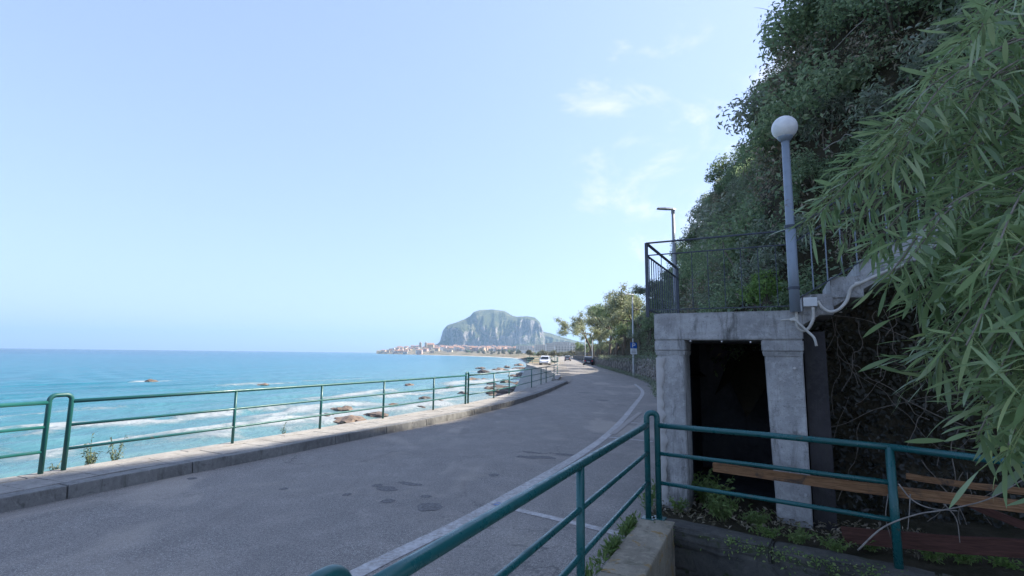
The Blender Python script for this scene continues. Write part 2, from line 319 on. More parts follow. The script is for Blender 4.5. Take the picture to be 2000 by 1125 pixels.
class MB:
    def __init__(s): s.v = []; s.f = []
    def add(s, vs, fs):
        k = len(s.v); s.v += [tuple(map(float, p)) for p in vs]; s.f += [tuple(i+k for i in f) for f in fs]; return s
    def box(s, c, sz, rz=0., M=None, jit=0.):
        hx, hy, hz = sz[0]/2, sz[1]/2, sz[2]/2; ca, sa = math.cos(rz), math.sin(rz); P = []
        for dz in (-hz, hz):
            for dx, dy in ((-hx, -hy), (hx, -hy), (hx, hy), (-hx, hy)):
                if jit: dx += random.uniform(-jit, jit); dy += random.uniform(-jit, jit); dzz = dz+random.uniform(-jit, jit)
                else: dzz = dz
                if M is not None: q = M@Vector((dx, dy, dzz)); P.append((c[0]+q.x, c[1]+q.y, c[2]+q.z))
                else: P.append((c[0]+dx*ca-dy*sa, c[1]+dx*sa+dy*ca, c[2]+dzz))
        return s.add(P, [(3, 2, 1, 0), (4, 5, 6, 7), (0, 1, 5, 4), (1, 2, 6, 5), (2, 3, 7, 6), (3, 0, 4, 7)])
    def hexa(s, P): return s.add(P, [(3, 2, 1, 0), (4, 5, 6, 7), (0, 1, 5, 4), (1, 2, 6, 5), (2, 3, 7, 6), (3, 0, 4, 7)])
    def tube(s, pts, rad, n=8, cap=True):
        pts = [Vector(tuple(map(float, p))) for p in pts]; m = len(pts)
        rad = [rad]*m if isinstance(rad, (int, float)) else rad
        a = None; rings = []
        for i, p in enumerate(pts):
            t = (pts[min(i+1, m-1)]-pts[max(i-1, 0)]); t = t.normalized() if t.length > 1e-9 else Vector((0, 0, 1))
            if a is None: a = t.orthogonal().normalized()
            else:
                a = a-t*a.dot(t); a = a.normalized() if a.length > 1e-6 else t.orthogonal().normalized()
            b = t.cross(a)
            rings.append([p+(a*math.cos(2*math.pi*j/n)+b*math.sin(2*math.pi*j/n))*rad[i] for j in range(n)])
        V = [q for r in rings for q in r]; Fs = []
        for i in range(m-1):
            for j in range(n): k = (j+1) % n; Fs.append((i*n+j, i*n+k, (i+1)*n+k, (i+1)*n+j))
        if cap: Fs.append(tuple(range(n-1, -1, -1))); Fs.append(tuple((m-1)*n+j for j in range(n)))
        return s.add(V, Fs)
    def sphere(s, c, r, nu=20, nv=12, sc=(1, 1, 1)):
        V = []; Fs = []
        for i in range(nv+1):
            th = math.pi*i/nv
            for j in range(nu): ph = 2*math.pi*j/nu; V.append((c[0]+r*sc[0]*math.sin(th)*math.cos(ph), c[1]+r*sc[1]*math.sin(th)*math.sin(ph), c[2]+r*sc[2]*math.cos(th)))
        for i in range(nv):
            for j in range(nu): k = (j+1) % nu; Fs.append((i*nu+j, (i+1)*nu+j, (i+1)*nu+k, i*nu+k))
        return s.add(V, Fs)
    def prism(s, poly, z0, z1):
        n = len(poly); V = [(p[0], p[1], z0) for p in poly]+[(p[0], p[1], z1) for p in poly]
        return s.add(V, [tuple(range(n-1, -1, -1)), tuple(range(n, 2*n))]+[(i, (i+1) % n, n+(i+1) % n, n+i) for i in range(n)])
    def build(s, name, mat, parent=None, world=True, smooth=False, bevel=0., loc=None):
        V = np.array(s.v)
        if parent is not None and world: V = V-org(parent)
        if loc is not None: V = V-np.array(loc)
        me = bpy.data.meshes.new(name); me.from_pydata([tuple(x) for x in V], [], s.f)
        if smooth: me.polygons.foreach_set('use_smooth', [True]*len(me.polygons))
        if bevel:
            bm = bmesh.new(); bm.from_mesh(me); bmesh.ops.remove_doubles(bm, verts=bm.verts, dist=1e-5)
            bmesh.ops.bevel(bm, geom=bm.edges[:], offset=bevel, segments=2, affect='EDGES', profile=.6); bm.to_mesh(me); bm.free()
        me.update()
        return link(name, me, mat, parent, loc if loc is not None else (0, 0, 0))
def smooth_by_angle(o, a=40):
    me = o.data; me.polygons.foreach_set('use_smooth', [True]*len(me.polygons))
    bm = bmesh.new(); bm.from_mesh(me)
    for e in bm.edges: e.smooth = not (len(e.link_faces) == 2 and e.calc_face_angle(0) > R(a))
    bm.to_mesh(me); bm.free(); return o
def copy_tree(o, parent=None):
    c = o.copy(); COL.objects.link(c)
    if parent is not None: c.parent = parent
    for ch in list(o.children): copy_tree(ch, c)
    return c
def resample(P, step):
    P = np.asarray(P, float)[:, :2]; d = np.r_[0, np.cumsum(np.linalg.norm(np.diff(P, axis=0), axis=1))]
    n = max(2, int(round(d[-1]/step))+1); s = np.linspace(0, d[-1], n); return np.c_[np.interp(s, d, P[:, 0]), np.interp(s, d, P[:, 1])]
def catmull(P, k=8):
    P = [np.asarray(p, float) for p in P]; P = [2*P[0]-P[1]]+P+[2*P[-1]-P[-2]]; out = []
    for i in range(1, len(P)-2):
        for j in range(k):
            t = j/k; a, b, c, d = P[i-1:i+3]
            out.append(.5*((2*b)+(-a+c)*t+(2*a-5*b+4*c-d)*t*t+(-a+3*b-3*c+d)*t**3))
    out.append(P[-2]); return np.array(out)
def normals2(P):
    T = np.gradient(P, axis=0); T /= np.linalg.norm(T, axis=1)[:, None]+1e-12; return np.c_[-T[:, 1], T[:, 0]]     # left normal
def offset(P, d): return P+normals2(P)*d
def strip(name, A, B, za, zb, mat, **kw):
    n = len(A); V = np.r_[np.c_[A, np.broadcast_to(za, n)], np.c_[B, np.broadcast_to(zb, n)]]; i = np.arange(n-1)
    return mesh_np(name, V, np.c_[i, i+n, i+n+1, i+1], mat, **kw)
def segdist(X, Y, P):
    """distance, signed side (left +) and nearest xy to polyline P for arrays"""
    P = np.asarray(P, float)[:, :2]; best = np.full(X.shape, 1e18); side = np.zeros(X.shape)
    for a, b in zip(P[:-1], P[1:]):
        d = b-a; L = d@d; t = np.clip(((X-a[0])*d[0]+(Y-a[1])*d[1])/L, 0, 1); dx = X-a[0]-t*d[0]; dy = Y-a[1]-t*d[1]; q = dx*dx+dy*dy
        m = q < best; best = np.where(m, q, best); side = np.where(m, d[0]*dy-d[1]*dx, side)
    return np.sqrt(best), np.sign(side)

def leaf_mesh(name, P, N, size, mat, parent=None, aspect=.5, droop=.0, spread=1., world=True, stuff=True, sizevar=.5, rs=None, fold=.18):
    """kite leaves (2 quads folded along the rib) at P, roughly facing N"""
    rs = rs or rng; n = len(P); N = N/np.maximum(np.linalg.norm(N, axis=1), 1e-6)[:, None]
    N = N+rs.normal(0, .55*spread, (n, 3)); N /= np.linalg.norm(N, axis=1)[:, None]
    D = rs.normal(0, 1, (n, 3)); D[:, 2] -= droop; D -= N*(D*N).sum(1)[:, None]; D /= np.linalg.norm(D, axis=1)[:, None]+1e-9; S = np.cross(N, D)
    L = (size*(1+sizevar*rs.uniform(-1, 1, n)))[:, None] if not np.isscalar(size) else (size*(1+sizevar*rs.uniform(-1, 1, n)))[:, None]
    W = L*aspect*.5; V = np.empty((n, 4, 3)); V[:, 0] = P; V[:, 1] = P+D*L*.5+S*W+N*L*fold; V[:, 2] = P+D*L; V[:, 3] = P+D*L*.5-S*W+N*L*fold
    i = np.arange(n)*4; Fq = np.concatenate([np.c_[i, i+1, i+2], np.c_[i, i+2, i+3]]); r = rs.uniform(0, 1, n)
    o = mesh_np(name, V.reshape(-1, 3), Fq, mat, parent, world=world, attrs={'rnd': ('POINT', np.repeat(r, 4))})
    if stuff: o['kind'] = 'stuff'
    return o

# ================================================================= SETTING
K_ = [(-11.5, -6.8), (-8.4, -.45)]+[tuple(gr(*q)[:2]) for q in [(0, 1002), (242, 949), (465, 907), (663, 866), (928, 810), (1041, 779), (1112, 748)]]
K = resample(catmull(K_, 10), .25)                                   # kerb foot, road side
K2_ = [tuple(K[-1])]+[tuple(gr(*q)[:2]) for q in [(1115, 740), (1111, 728), (1106, 718), (1100, 707), (1097, 702)]]+[(28, 300), (50, 520)]
K2 = resample(catmull(K2_, 10), 1.)
WALL_ = [(2.45, 7.9), (4.3, 14), (6.4, 22)]+[tuple(gr(*q)[:2]) for q in [(1280, 752), (1240, 736), (1195, 723), (1157, 712), (1135, 704.5), (1120, 700)]]+[(62, 520)]
WALL = resample(catmull(WALL_, 10), .5)                              # foot of the roadside stone wall
J = gr(1268, 1012, .05)[:2]; ZR = 1.01
dL = np.array([1.9, 3.86]); dL /= np.linalg.norm(dL); nLr = np.array([dL[1], -dL[0]])   # along the near railing / to its right
e1 = np.array([math.cos(R(-28)), math.sin(R(-28))]); e2 = np.array([-e1[1], e1[0]])
PA = gr(1285, 990)[:2]; PB = gr(1590, 1035)[:2]
def loc3(a, b, z): q = PA+e1*a+e2*b; return (q[0], q[1], z)         # portal coordinates

# road sheet: left edge K+K2, right edge parapet + wall
LE = np.r_[K, K2[1:]]
RE = np.r_[resample([J-dL*14, J-dL*.1, PA-e1*.05, (2.45, 7.9)], .5), WALL[1:]]
def lerp_poly(P, n): return resample(P, 1e9) if n < 2 else np.c_[[np.interp(np.linspace(0, 1, n)**1.0, np.r_[0, np.cumsum(np.linalg.norm(np.diff(P, axis=0), axis=1))]/np.linalg.norm(np.diff(P, axis=0), axis=1).sum(), P[:, k]) for k in (0, 1)]].T
nr = 700; A_ = lerp_poly(offset(LE, .25), nr); B_ = lerp_poly(offset(RE, -.04), nr)
V = []; W_ = 13
for i in range(nr):
    for j in range(W_):
        p = A_[i]+(B_[i]-A_[i])*j/(W_-1); V.append((p[0], p[1], .012*nz(p[0]*.35, p[1]*.35) if 0 < j < W_-1 else -.01))
Fq = [(i*W_+j, i*W_+j+1, (i+1)*W_+j+1, (i+1)*W_+j) for i in range(nr-1) for j in range(W_-1)]
road = mesh_np('road', V, Fq, 'asphalt', smooth=True); tag(road, 'grey asphalt coast road curving away beside the sea', kind='structure')

from mathutils.bvhtree import BVHTree
RB = BVHTree.FromPolygons([tuple(v) for v in V], Fq)
def rz_(x, y):
    h = RB.ray_cast(Vector((x, y, 2)), Vector((0, 0, -1)))[0]; return h.z if h else 0.
# painted lines (children of the road)
def line(name, P, w, mat, z=.012, parent=road):
    P = np.asarray(P, float)[:, :2]; Zs = [max(rz_(*p), rz_(*(p+.08)), rz_(*(p-.08)))+z-.008 for p in P]
    return strip(name, offset(P, w/2), offset(P, -w/2), Zs, Zs, mat, parent=parent)
EDGE_ = [(-2.9, 1.0)]+[tuple(gr(*q)[:2]) for q in [(690, 1125), (965, 985), (1180, 855), (1240, 790), (1255, 765), (1240, 750)]]
EDGE = resample(catmull(EDGE_, 8), .3)
line('parking_edge_line', EDGE, .16, 'road_paint')
for a, b in [((985, 990), (1228, 1047)), ((1178, 853), (1275, 863)), ((1222, 824), (1270, 829))]:
    line('bay_line', resample([gr(*a)[:2], gr(*b)[:2]], .2), .11, 'road_paint')
line('bay_line', resample([gr(1190, 850)[:2]+.08, gr(1250, 806)[:2]], .3), .14, 'road_paint_yellow', .016)
line('bay_line', resample([gr(1222, 850)[:2], gr(1268, 815)[:2]], .3), .10, 'road_paint_yellow', .016)
line('blue_paint_mark', resample([gr(966, 984)[:2], gr(980, 988)[:2]], .1), .12, 'road_paint_blue', .018)
# small asphalt damage: dark shallow patches
for (u, v, rx, ry) in [(757, 955, .16, .05), (838, 990, .15, .07), (737, 948, .07, .04), (757, 979, .08, .04), (832, 970, .07, .03), (965, 928, .08, .04), (1060, 893, .25, .05), (1105, 888, .2, .04), (678, 966, .05, .03), (1030, 893, .2, .04), (800, 945, .2, .03), (610, 870, .12, .05), (375, 935, .07, .03), (555, 955, .05, .03), (1040, 884, .2, .03), (1175, 782, .3, .1), (1140, 767, .4, .1)]:
    c = gr(u, v); n = 14; a0 = random.uniform(0, 6); P = []
    for k in range(n):
        a = 2*math.pi*k/n; r = 1+.45*nz(math.cos(a)*2+u, math.sin(a)*2+v); P.append((c[0]+dL[0]*math.sin(a)*ry*r*2.2+nLr[0]*math.cos(a)*rx*r, c[1]+dL[1]*math.sin(a)*ry*r*2.2+nLr[1]*math.cos(a)*rx*r))
    m = MB(); m.add([(p[0], p[1], rz_(*p)+.003) for p in P]+[(c[0], c[1], rz_(c[0], c[1])+.003)], [(k, (k+1) % n, n) for k in range(n)]); m.build('asphalt_patch', 'tyre_mat' if rx < .1 else 'car_glass', road)
simple('tar', (.14, .13, .12), .85, .5, 30, .4)
for o in road.children:
    if o.name.startswith('asphalt_patch'): o.data.materials.clear(); o.data.materials.append(MATS['tar'])

# ---- pavement
pav = strip('pavement', offset(K, .16), offset(K, 1.06), .118, .118, 'concrete_dark'); tag(pav, 'narrow paved seaside pavement with concrete kerb', kind='structure')
i0 = 0; L = .92/.25
k_b = [0]
while k_b[-1] < len(K)-6: k_b.append(k_b[-1]+random.choice([5, 6, 6, 7]))
for a, b in zip(k_b[:-1], k_b[1:]):
    if K[a][1] < -1: continue
    m = MB(); T = K[b]-K[a]; T = T/np.linalg.norm(T); N = np.array([-T[1], T[0]]); g = .007; A = K[a]+T*g; B = K[b]-T*g; h = .15+random.uniform(-.006, .006); js = random.uniform(-.008, .008)
    P = []
    for z in (-.05, h):
        o_ = .025 if z > 0 else 0
        for q, w in ((A, js+o_), (B, js+o_), (B, .225), (A, .225)): P.append((*(q+N*w), z))
    m.hexa(P); m.build('kerb_stone', 'kerb_stone_mat', pav, bevel=.012)
S = np.r_[0, np.cumsum(np.linalg.norm(np.diff(K, axis=0), axis=1))]; NK = normals2(K)
def kat(s): return np.array([np.interp(s, S, K[:, 0]), np.interp(s, S, K[:, 1])]), np.array([np.interp(s, S, NK[:, 0]), np.interp(s, S, NK[:, 1])])
s = np.interp(-.5, K[:, 1], S); cnt = 0
while s < S[-1]-.4 and cnt < 280:
    st = .40 if s < 25 else .6
    for r0, r1 in ((.235, .535), (.543, .843)):
        a, na = kat(s+.006); b, nb = kat(s+st-.006); h = .148+random.uniform(-.004, .004); P = []
        for z in (.09, h):
            for q, nn, w in ((a, na, r0), (b, nb, r0), (b, nb, r1), (a, na, r1)): P.append((*(q+nn*w), z+random.uniform(-.002, .002)))
        MB().hexa(P).build('paving_slab', 'paving_mat', pav); cnt += 1
    s += st
# cap of the sea wall that carries the railing
s = np.interp(-4, K[:, 1], S)
while s < S[-1]-1.5:
    a, na = kat(s+.008); b, nb = kat(s+1.9-.008); P = []
    for z in (.02, .155):
        for q, nn, w in ((a, na, .852), (b, nb, .852), (b, nb, 1.09), (a, na, 1.09)): P.append((*(q+nn*w), z+random.uniform(-.003, .003)))
    MB().hexa(P).build('edge_slab', 'paving_mat', pav, bevel=.01); s += 1.9
# promenade beyond the end of the kerb
PROM = [K[-1]+np.array([0, 0]), ]
sw_end = gr(1089, 733, .15)[:2]
promL = catmull([offset(K, 1.0)[-1], sw_end+np.array([-.1, 0]), (3.6, 50), (2.9, 68), (2.5, 82), (3.3, 87), (6.5, 92), (10, 110), (14, 180), (24, 300), (46, 520)], 8)
promL = resample(promL, 1.)
n_ = 260; pr = strip('promenade', lerp_poly(promL, n_), lerp_poly(offset(K2, -.05), n_), .05, .03, 'dust'); tag(pr, 'pale sandy promenade beyond the end of the kerb', kind='structure')

# ---- sea, beach
SEA = -4.2
tip = dp(737, 691, 2200)[:2]
SHORE = [(-26, -60), (-15, -12), (-11.5, 8), (-9.5, 24), (-7, 45), (-3.2, 68), (-.4, 82), (2.5, 93), (7, 120), (9, 200), (10, 400), (9, 700), (-38, 1012), (-130, 1290), (-240, 1529), (-400, 1850), (tip[0]-5, tip[1]-15), (tip[0]-30, tip[1]+100), (-420, 2600), (-300, 3300), (-100, 6000), (0, 9500)]
SHC = catmull(SHORE, 6)
rr = np.r_[np.linspace(3, 120, 330), np.geomspace(121, 9000, 190)]; aa = np.radians(np.linspace(-112, 6, 330))
RR, AA = np.meshgrid(rr, aa, indexing='ij'); X = RR*np.sin(AA); Y = RR*np.cos(AA)
D_, sd = segdist(X, Y, SHC); D_ = D_*np.where(sd > 0, 1, -1)         # + at sea
amp = np.clip(1-RR/900, .0, 1)*np.clip((D_+2)/14, .15, 1)
Z = SEA+amp*(.13*np.sin(D_*.55+1.3*np.sin(Y*.05)+.8*np.sin(X*.11))+.08*np.sin(D_*1.3+Y*.35)+.05*np.sin(X*1.7-Y*.9))
brk = np.zeros_like(X)
for (u, v, ln, w) in [(500, 835, 7, 1.6), (405, 812, 13, 1.8), (660, 742, 10, 2.5), (300, 745, 7, 1.5), (515, 750, 9, 2), (180, 838, 5, 1.2), (80, 836, 4, 1.2), (760, 800, 14, 2.0), (850, 765, 16, 2.2), (930, 745, 14, 2.5), (620, 800, 10, 1.6), (40, 815, 10, 1.4), (1000, 722, 25, 5), (960, 730, 20, 4), (345, 850, 8, 1.2), (700, 770, 9, 1.6)]:
    c = gr(u, v, SEA); t_ = np.array([.42, .907]); q = (X-c[0])*t_[0]+(Y-c[1])*t_[1]; p = -(X-c[0])*t_[1]+(Y-c[1])*t_[0]
    p = p+.9*np.sin(q*.35+u)+.4*np.sin(q*1.1)
    w_ = w*(1+.4*np.sin(q*.8+v)); e = np.exp(-(q/ln)**4-(p/w_)**2); brk = np.maximum(brk, e)
Z += brk*.28*np.clip(1-RR/250, 0, 1)
n, m_ = X.shape; idx = np.arange(n*m_).reshape(n, m_); Fq = np.stack([idx[:-1, :-1], idx[:-1, 1:], idx[1:, 1:], idx[1:, :-1]], -1).reshape(-1, 4)
keep = (D_[:-1, :-1] > -6).ravel(); Fq = Fq[keep]
sea = mesh_np('sea', np.stack([X, Y, Z], -1).reshape(-1, 3), Fq, 'sea_water', smooth=True, attrs={'shore': ('POINT', np.maximum(D_, 0).ravel()), 'camd': ('POINT', RR.ravel()), 'breaker': ('POINT', brk.ravel())})
tag(sea, 'turquoise sea with foam along the shore', kind='structure')
# beach sheet under pavement wall, from wall foot out under the water
bs = resample(SHC[:80], 2.0); bi = segdist(bs[:, 0], bs[:, 1], SHC)[0]
V = []; cols = [(-9, .6), (-4, .35), (-1.2, .12), (1.5, -.25), (6, -1.)]
NB = normals2(bs)
for p, nn in zip(bs, NB):
    for o_, h in cols: q = p+nn*o_; V.append((q[0], q[1], SEA+h+.18*fbm(q[0]*.4, q[1]*.4)))
w = len(cols); Fq = [(i*w+j, i*w+j+1, (i+1)*w+j+1, (i+1)*w+j) for i in range(len(bs)-1) for j in range(w-1)]
tag(mesh_np('beach', V, Fq, 'beach_sand', smooth=True), 'strip of sand and shingle below the road', kind='structure')
# sea wall below the pavement and the battered one further on
m = MB(); O = offset(K, 1.05)[::2]; O2 = offset(K, 1.35)[::2]
for a, b, c_, d_ in zip(O[:-1], O[1:], O2[1:], O2[:-1]): m.add([(*a, .02), (*b, .02), (*c_, -4.6), (*d_, -4.6)], [(0, 1, 2, 3)])
tag(m.build('sea_wall', 'seawall_mat'), 'grey concrete sea wall dropping from the pavement edge to the shore', 'wall')
m = MB(); Q = promL[:95]; Nq = normals2(Q)
for i in range(len(Q)-1):
    w0, w1 = 2.3*min(1, max(.15, (Q[i][1]-36)/35)), 2.3*min(1, max(.15, (Q[i+1][1]-36)/35))
    A, B = Q[i], Q[i+1]; C_, D2 = B+Nq[i+1]*w1, A+Nq[i]*w0
    m.add([(*A, .06), (*B, .06), (*C_, -4.7), (*D2, -4.7)], [(0, 1, 2, 3)])
wl2 = m.build('battered_sea_wall', 'seawall_mat', smooth=True); tag(wl2, 'sloping concrete sea wall rounding the headland beyond the green railing', 'wall')
m = MB()
for i in range(len(Q)-1):
    A, B = Q[i], Q[i+1]; n0, n1 = Nq[i], Nq[i+1]; m.hexa([(*(A+n0*.12), .03), (*(B+n1*.12), .03), (*(B-n1*.3), .03), (*(A-n0*.3), .03), (*(A+n0*.12), .22), (*(B+n1*.12), .22), (*(B-n1*.3), .22), (*(A-n0*.3), .22)])
m.build('coping', 'paving_mat', wl2)
# ---- shore rocks
def rock_mesh(seed, r=1.):
    bm = bmesh.new(); bmesh.ops.create_icosphere(bm, subdivisions=3, radius=r)
    for v in bm.verts:
        p = v.co*1.3; d = 1+.38*fbm(p.x+seed*7, p.y, p.z)+.10*fbm(p.x*3, p.y*3+seed, p.z*3); v.co = v.co*d; v.co.z *= .62
    me = bpy.data.meshes.new('shore_rock'); bm.to_mesh(me); bm.free(); me.materials.append(MATS['shore_rock_mat']); return me
RM = [rock_mesh(k) for k in range(5)]
RK = [(690, 823, 1.5), (672, 801, .9), (830, 779, .8), (822, 797, .8), (925, 742, 2.4), (945, 741, 1.3), (800, 752, 1.2), (1018, 720, 2.6), (980, 723, 2.4), (968, 724, 1.6), (1005, 735, 1.8), (990, 718, 2.0), (940, 720, 2.0), (990, 748, 1.4), (978, 757, 1.5), (982, 769, 1.6), (1000, 762, 1.4), (960, 751, 1.2), (1010, 750, 1.3), (905, 770, .8), (945, 728, 1.8), (1020, 733, 2.0), (955, 760, .9), (880, 757, 1.0), (640, 812, .7), (295, 746, .9), (515, 752, .9), (655, 801, .8), (1012, 757, 1.5), (970, 772, 1.1), (1025, 722, 2.2), (860, 785, .7), (735, 812, .9), (705, 826, .9), (770, 790, .6), (1015, 714, 2.5)]
rkn = ['largest brown shore rock seen just over the pavement through the railing', None]
for k, (u, v, r) in enumerate(RK):
    g = gr(u, v, SEA); o = bpy.data.objects.new('shore_rock', RM[k % 5]); COL.objects.link(o); o.location = (g[0], g[1], SEA-.08*r); s_ = r*random.uniform(.8, 1.15); o.scale = (s_*random.uniform(.8, 1.5), s_*random.uniform(.8, 1.2), s_*random.uniform(.55, .9)); o.rotation_euler.z = random.uniform(0, 6.3)
    if k == 0: lb = 'brown rock just beyond the pavement edge, nearest of the shore rocks'
    elif k == 4: lb = 'broad brown rock in the surf right of the double railing post'
    elif u > 970 and v > 745: lb = 'dark boulder at the foot of the sloping sea wall'
    elif v < 730 and u > 930: lb = 'small dark rock far out in the surf left of the sea wall'
    elif u < 560: lb = 'small rock awash in the open turquoise water'
    else: lb = 'small wet rock in the foam seen through the seaside railing'
    tag(o, lb, 'rock', 'rocks along the shore')

# ================================================================= RAILINGS
def arc_hoop(a, b, zt, r=.05, k=6):
    """path up post a, over, and down post b"""
    a = np.array(a); b = np.array(b); d = b-a; w = np.linalg.norm(d); d = d/w; r = min(r, w/2); P = []
    for i in range(k+1): t = math.pi/2*i/k; P.append((*(a+d*(r-r*math.cos(t))), zt-r+r*math.sin(t)))
    for i in range(k+1): t = math.pi/2*i/k; P.append((*(b-d*(r-r*math.sin(t))), zt-r+r*math.cos(t)))
    return P
sr = empty('seaside_railing', (*gr(443, 868, .15)[:2], .15), 'long green tubular railing along the seaside pavement edge', 'railing')
FP = [tuple(gr(u, v, .15)[:2]) for u, v in [(85, 925), (125, 920), (443, 868), (632, 838), (753, 818), (841, 801), (905, 790), (912, 788.3), (958, 778), (994, 770), (1043, 757), (1060, 751), (1071, 748), (1082, 742), (1089, 733)]]
FP = [np.array(p) for p in FP]
# put posts on the cap line (0.95 from kerb) for a clean run
def snap(p, w=.95):
    i = np.argmin(((offset(K, w)-p)**2).sum(1)); q = offset(K, w)[i]; return q if np.linalg.norm(q-p) < .6 else p
FP = [snap(p) if p[1] < 31 else p for p in FP]
FP[1] = FP[0]+(FP[2]-FP[0])/np.linalg.norm(FP[2]-FP[0])*.24; FP[7] = FP[6]+(FP[8]-FP[6])/np.linalg.norm(FP[8]-FP[6])*.2
zt = 1.05
for a, b in ((0, 1), (6, 7)):
    m = MB(); m.tube([(*FP[a], .10)]+arc_hoop(FP[a], FP[b], zt+.09, .07)+[(*FP[b], .10)], .03, 10); m.build('hoop_post', 'green_paint_sea', sr, smooth=True)
for k in list(range(2, 6))+list(range(8, 15)):
    MB().tube([(*FP[k], .10), (*FP[k], zt)], .025, 10).build('post', 'green_paint_sea', sr, smooth=True)
def railrun(par, P, zs, rad, mat, names):
    for z, r, nm in zip(zs, rad, names): MB().tube([(p[0], p[1], z+(p[2] if len(p) > 2 else 0)) for p in P], r, 10).build(nm, mat, par, smooth=True)
NM = ('top_rail', 'middle_rail', 'lower_rail')
p0 = FP[0]-(FP[2]-FP[1])/np.linalg.norm(FP[2]-FP[1])*7.5
railrun(sr, [p0, (p0+FP[0])/2, FP[0]], (zt, .74, .43), (.027, .02, .02), 'green_paint_sea', NM)
MB().tube([(*((p0+FP[0])*.5+(FP[0]-p0)*.1), .1), (*((p0+FP[0])*.5+(FP[0]-p0)*.1), zt)], .025, 10).build('post', 'green_paint_sea', sr, smooth=True)
railrun(sr, FP[1:7], (zt, .74, .43), (.027, .02, .02), 'green_paint_sea', NM)
railrun(sr, FP[7:], (zt, .74, .43), (.027, .02, .02), 'green_paint_sea', NM)
# far railing on the headland
fr = empty('headland_railing', (2.6, 82, .2), 'far green railing on the rounded end of the sea wall', 'railing')
Q2 = resample(promL[(promL[:, 1] > 83) & (promL[:, 1] < 112)], 2.)
for p in Q2: MB().tube([(*p, .2), (*p, 1.25)], .035, 6).build('post', 'green_paint_sea', fr)
railrun(fr, [(*p, 0) for p in Q2], (1.25, .9, .55), (.035, .03, .03), 'green_paint_sea', NM)

# near railing, section along the road
nr_ = empty('near_railing', (*J, .05), 'thick green railing running from bottom centre to the portal corner', 'railing')
_ra = gr(1262, 831, ZR)[:2]; _rb = gr(790, 1110, ZR)[:2]; _rd = (_rb-_ra)/np.linalg.norm(_rb-_ra); H0 = _ra+_rd*4.53
ja = J-dL*.03; jb = J+e1*.10+dL*.02
hn = H0-dL*.0
MB().tube([(*(hn+_rd*.09), .05)]+arc_hoop(hn+_rd*.09, hn-_rd*.09, ZR+.10, .07)+[(*(hn-_rd*.09), .05)], .030, 14).build('hoop_post', 'green_paint', nr_, smooth=True)
MB().tube([(*ja, .0)]+arc_hoop(ja, jb, ZR+.13, .048)+[(*jb, .0)], .031, 14).build('hoop_post', 'green_paint', nr_, smooth=True)
pm = min((hn+(ja-hn)*k/400 for k in range(400)), key=lambda p: abs(proj((p[0], p[1], .8))[0]-1134))
MB().tube([(*pm, .0), (*pm, ZR-.01)], .029, 14).build('post', 'green_paint', nr_, smooth=True)
RL = [hn-_rd*.09, ja]
railrun(nr_, [(*p, 0) for p in resample(np.array(RL), .35)], (ZR, .72, .42), (.031, .021, .021), 'green_paint', NM)
for q_ in (pm, ja, jb): MB().box((q_[0], q_[1], .058), (.13, .13, .014), R(-28)).build('base_plate', 'green_paint', nr_, bevel=.003)
# near railing, section across the portal
rr_ = empty('portal_railing', (*jb, .05), 'green railing with mossy rails crossing in front of the dark doorway', 'railing')
rp = gr(1737, 873, ZR)[:2]; re_ = gr(2000, 906, ZR)[:2]; re2 = re_+(re_-rp)*1.2
railrun(rr_, [(*jb, 0), (*((jb+rp)/2), .005), (*rp, 0)], (ZR, .72, .42), (.028, .021, .021), 'green_paint', NM)
MB().tube([(*rp, ZR), (*re_, ZR), (*re2, ZR)], .028, 14).build('top_rail', 'green_paint', rr_, smooth=True)
zpb = vz(rp[0], rp[1], 1085)
MB().tube([(*rp, zpb-.25), (*rp, ZR)], .033, 14).build('post', 'green_paint', rr_, smooth=True)

# ================================================================= PARAPET, LEDGE, DITCH
par = MB(); a0 = J-dL*.02; a1 = J-dL*8
def PP(q, w, z): return (*(q+nLr*w), z)
par = empty('parapet', (*J, 0), 'low lichen-stained concrete parapet under the near railing', 'wall')
kk = [0, 1.55, 3.1, 4.7, 6.5]
for s0, s1 in zip(kk[:-1], kk[1:]):
    m = MB(); P = []
    for z in (-1.4, .05+random.uniform(-.01, .01)):
        for s_, w in ((s1-.006, -.08), (s0+.006, -.08), (s0+.006, .27), (s1-.006, .27)): P.append(PP(J-dL*s_, w+random.uniform(-.008, .008), z))
    m.hexa(P); m.build('parapet_block', 'parapet_concrete', par, bevel=.02)
# ledge in front of the portal
dR = (rp-jb)/np.linalg.norm(rp-jb); nR = np.array([-dR[1], dR[0]])
led = empty('ledge_wall', (*J, -.1), 'dark mossy concrete ledge below the portal with rubble stones in its face', 'wall')
lp = [jb-dR*.1-nR*.10, jb+dR*.9-nR*.11, jb+dR*2.3-nR*.12, re2-nR*.12+dR*.2]; lq = [PA+e1*-.08+e2*.6, PA+e1*.9+e2*.9, PA+e1*2.4+e2*1.6, PA+e1*5.5+e2*1.4]
m = MB(); nx, ny = 60, 14; V = []
LP = resample(lp, .07); LQ = lerp_poly(np.array(lq), len(LP)); nxl = len(LP)
for i in range(nxl):
    for j in range(ny+1):
        p = LP[i]+(LQ[i]-LP[i])*j/ny; z = .0+.035*fbm(p[0]*2.2, p[1]*2.2)+.02*fbm(p[0]*9, p[1]*9)+max(0, (i/nxl-.45))*.22*min(1, j/3)
        V.append((p[0], p[1], z-.0))
Fq = [(i*(ny+1)+j, (i+1)*(ny+1)+j, (i+1)*(ny+1)+j+1, i*(ny+1)+j+1) for i in range(nxl-1) for j in range(ny)]
mesh_np('ledge_top', V, Fq, 'soil', led, smooth=True)
m = MB()
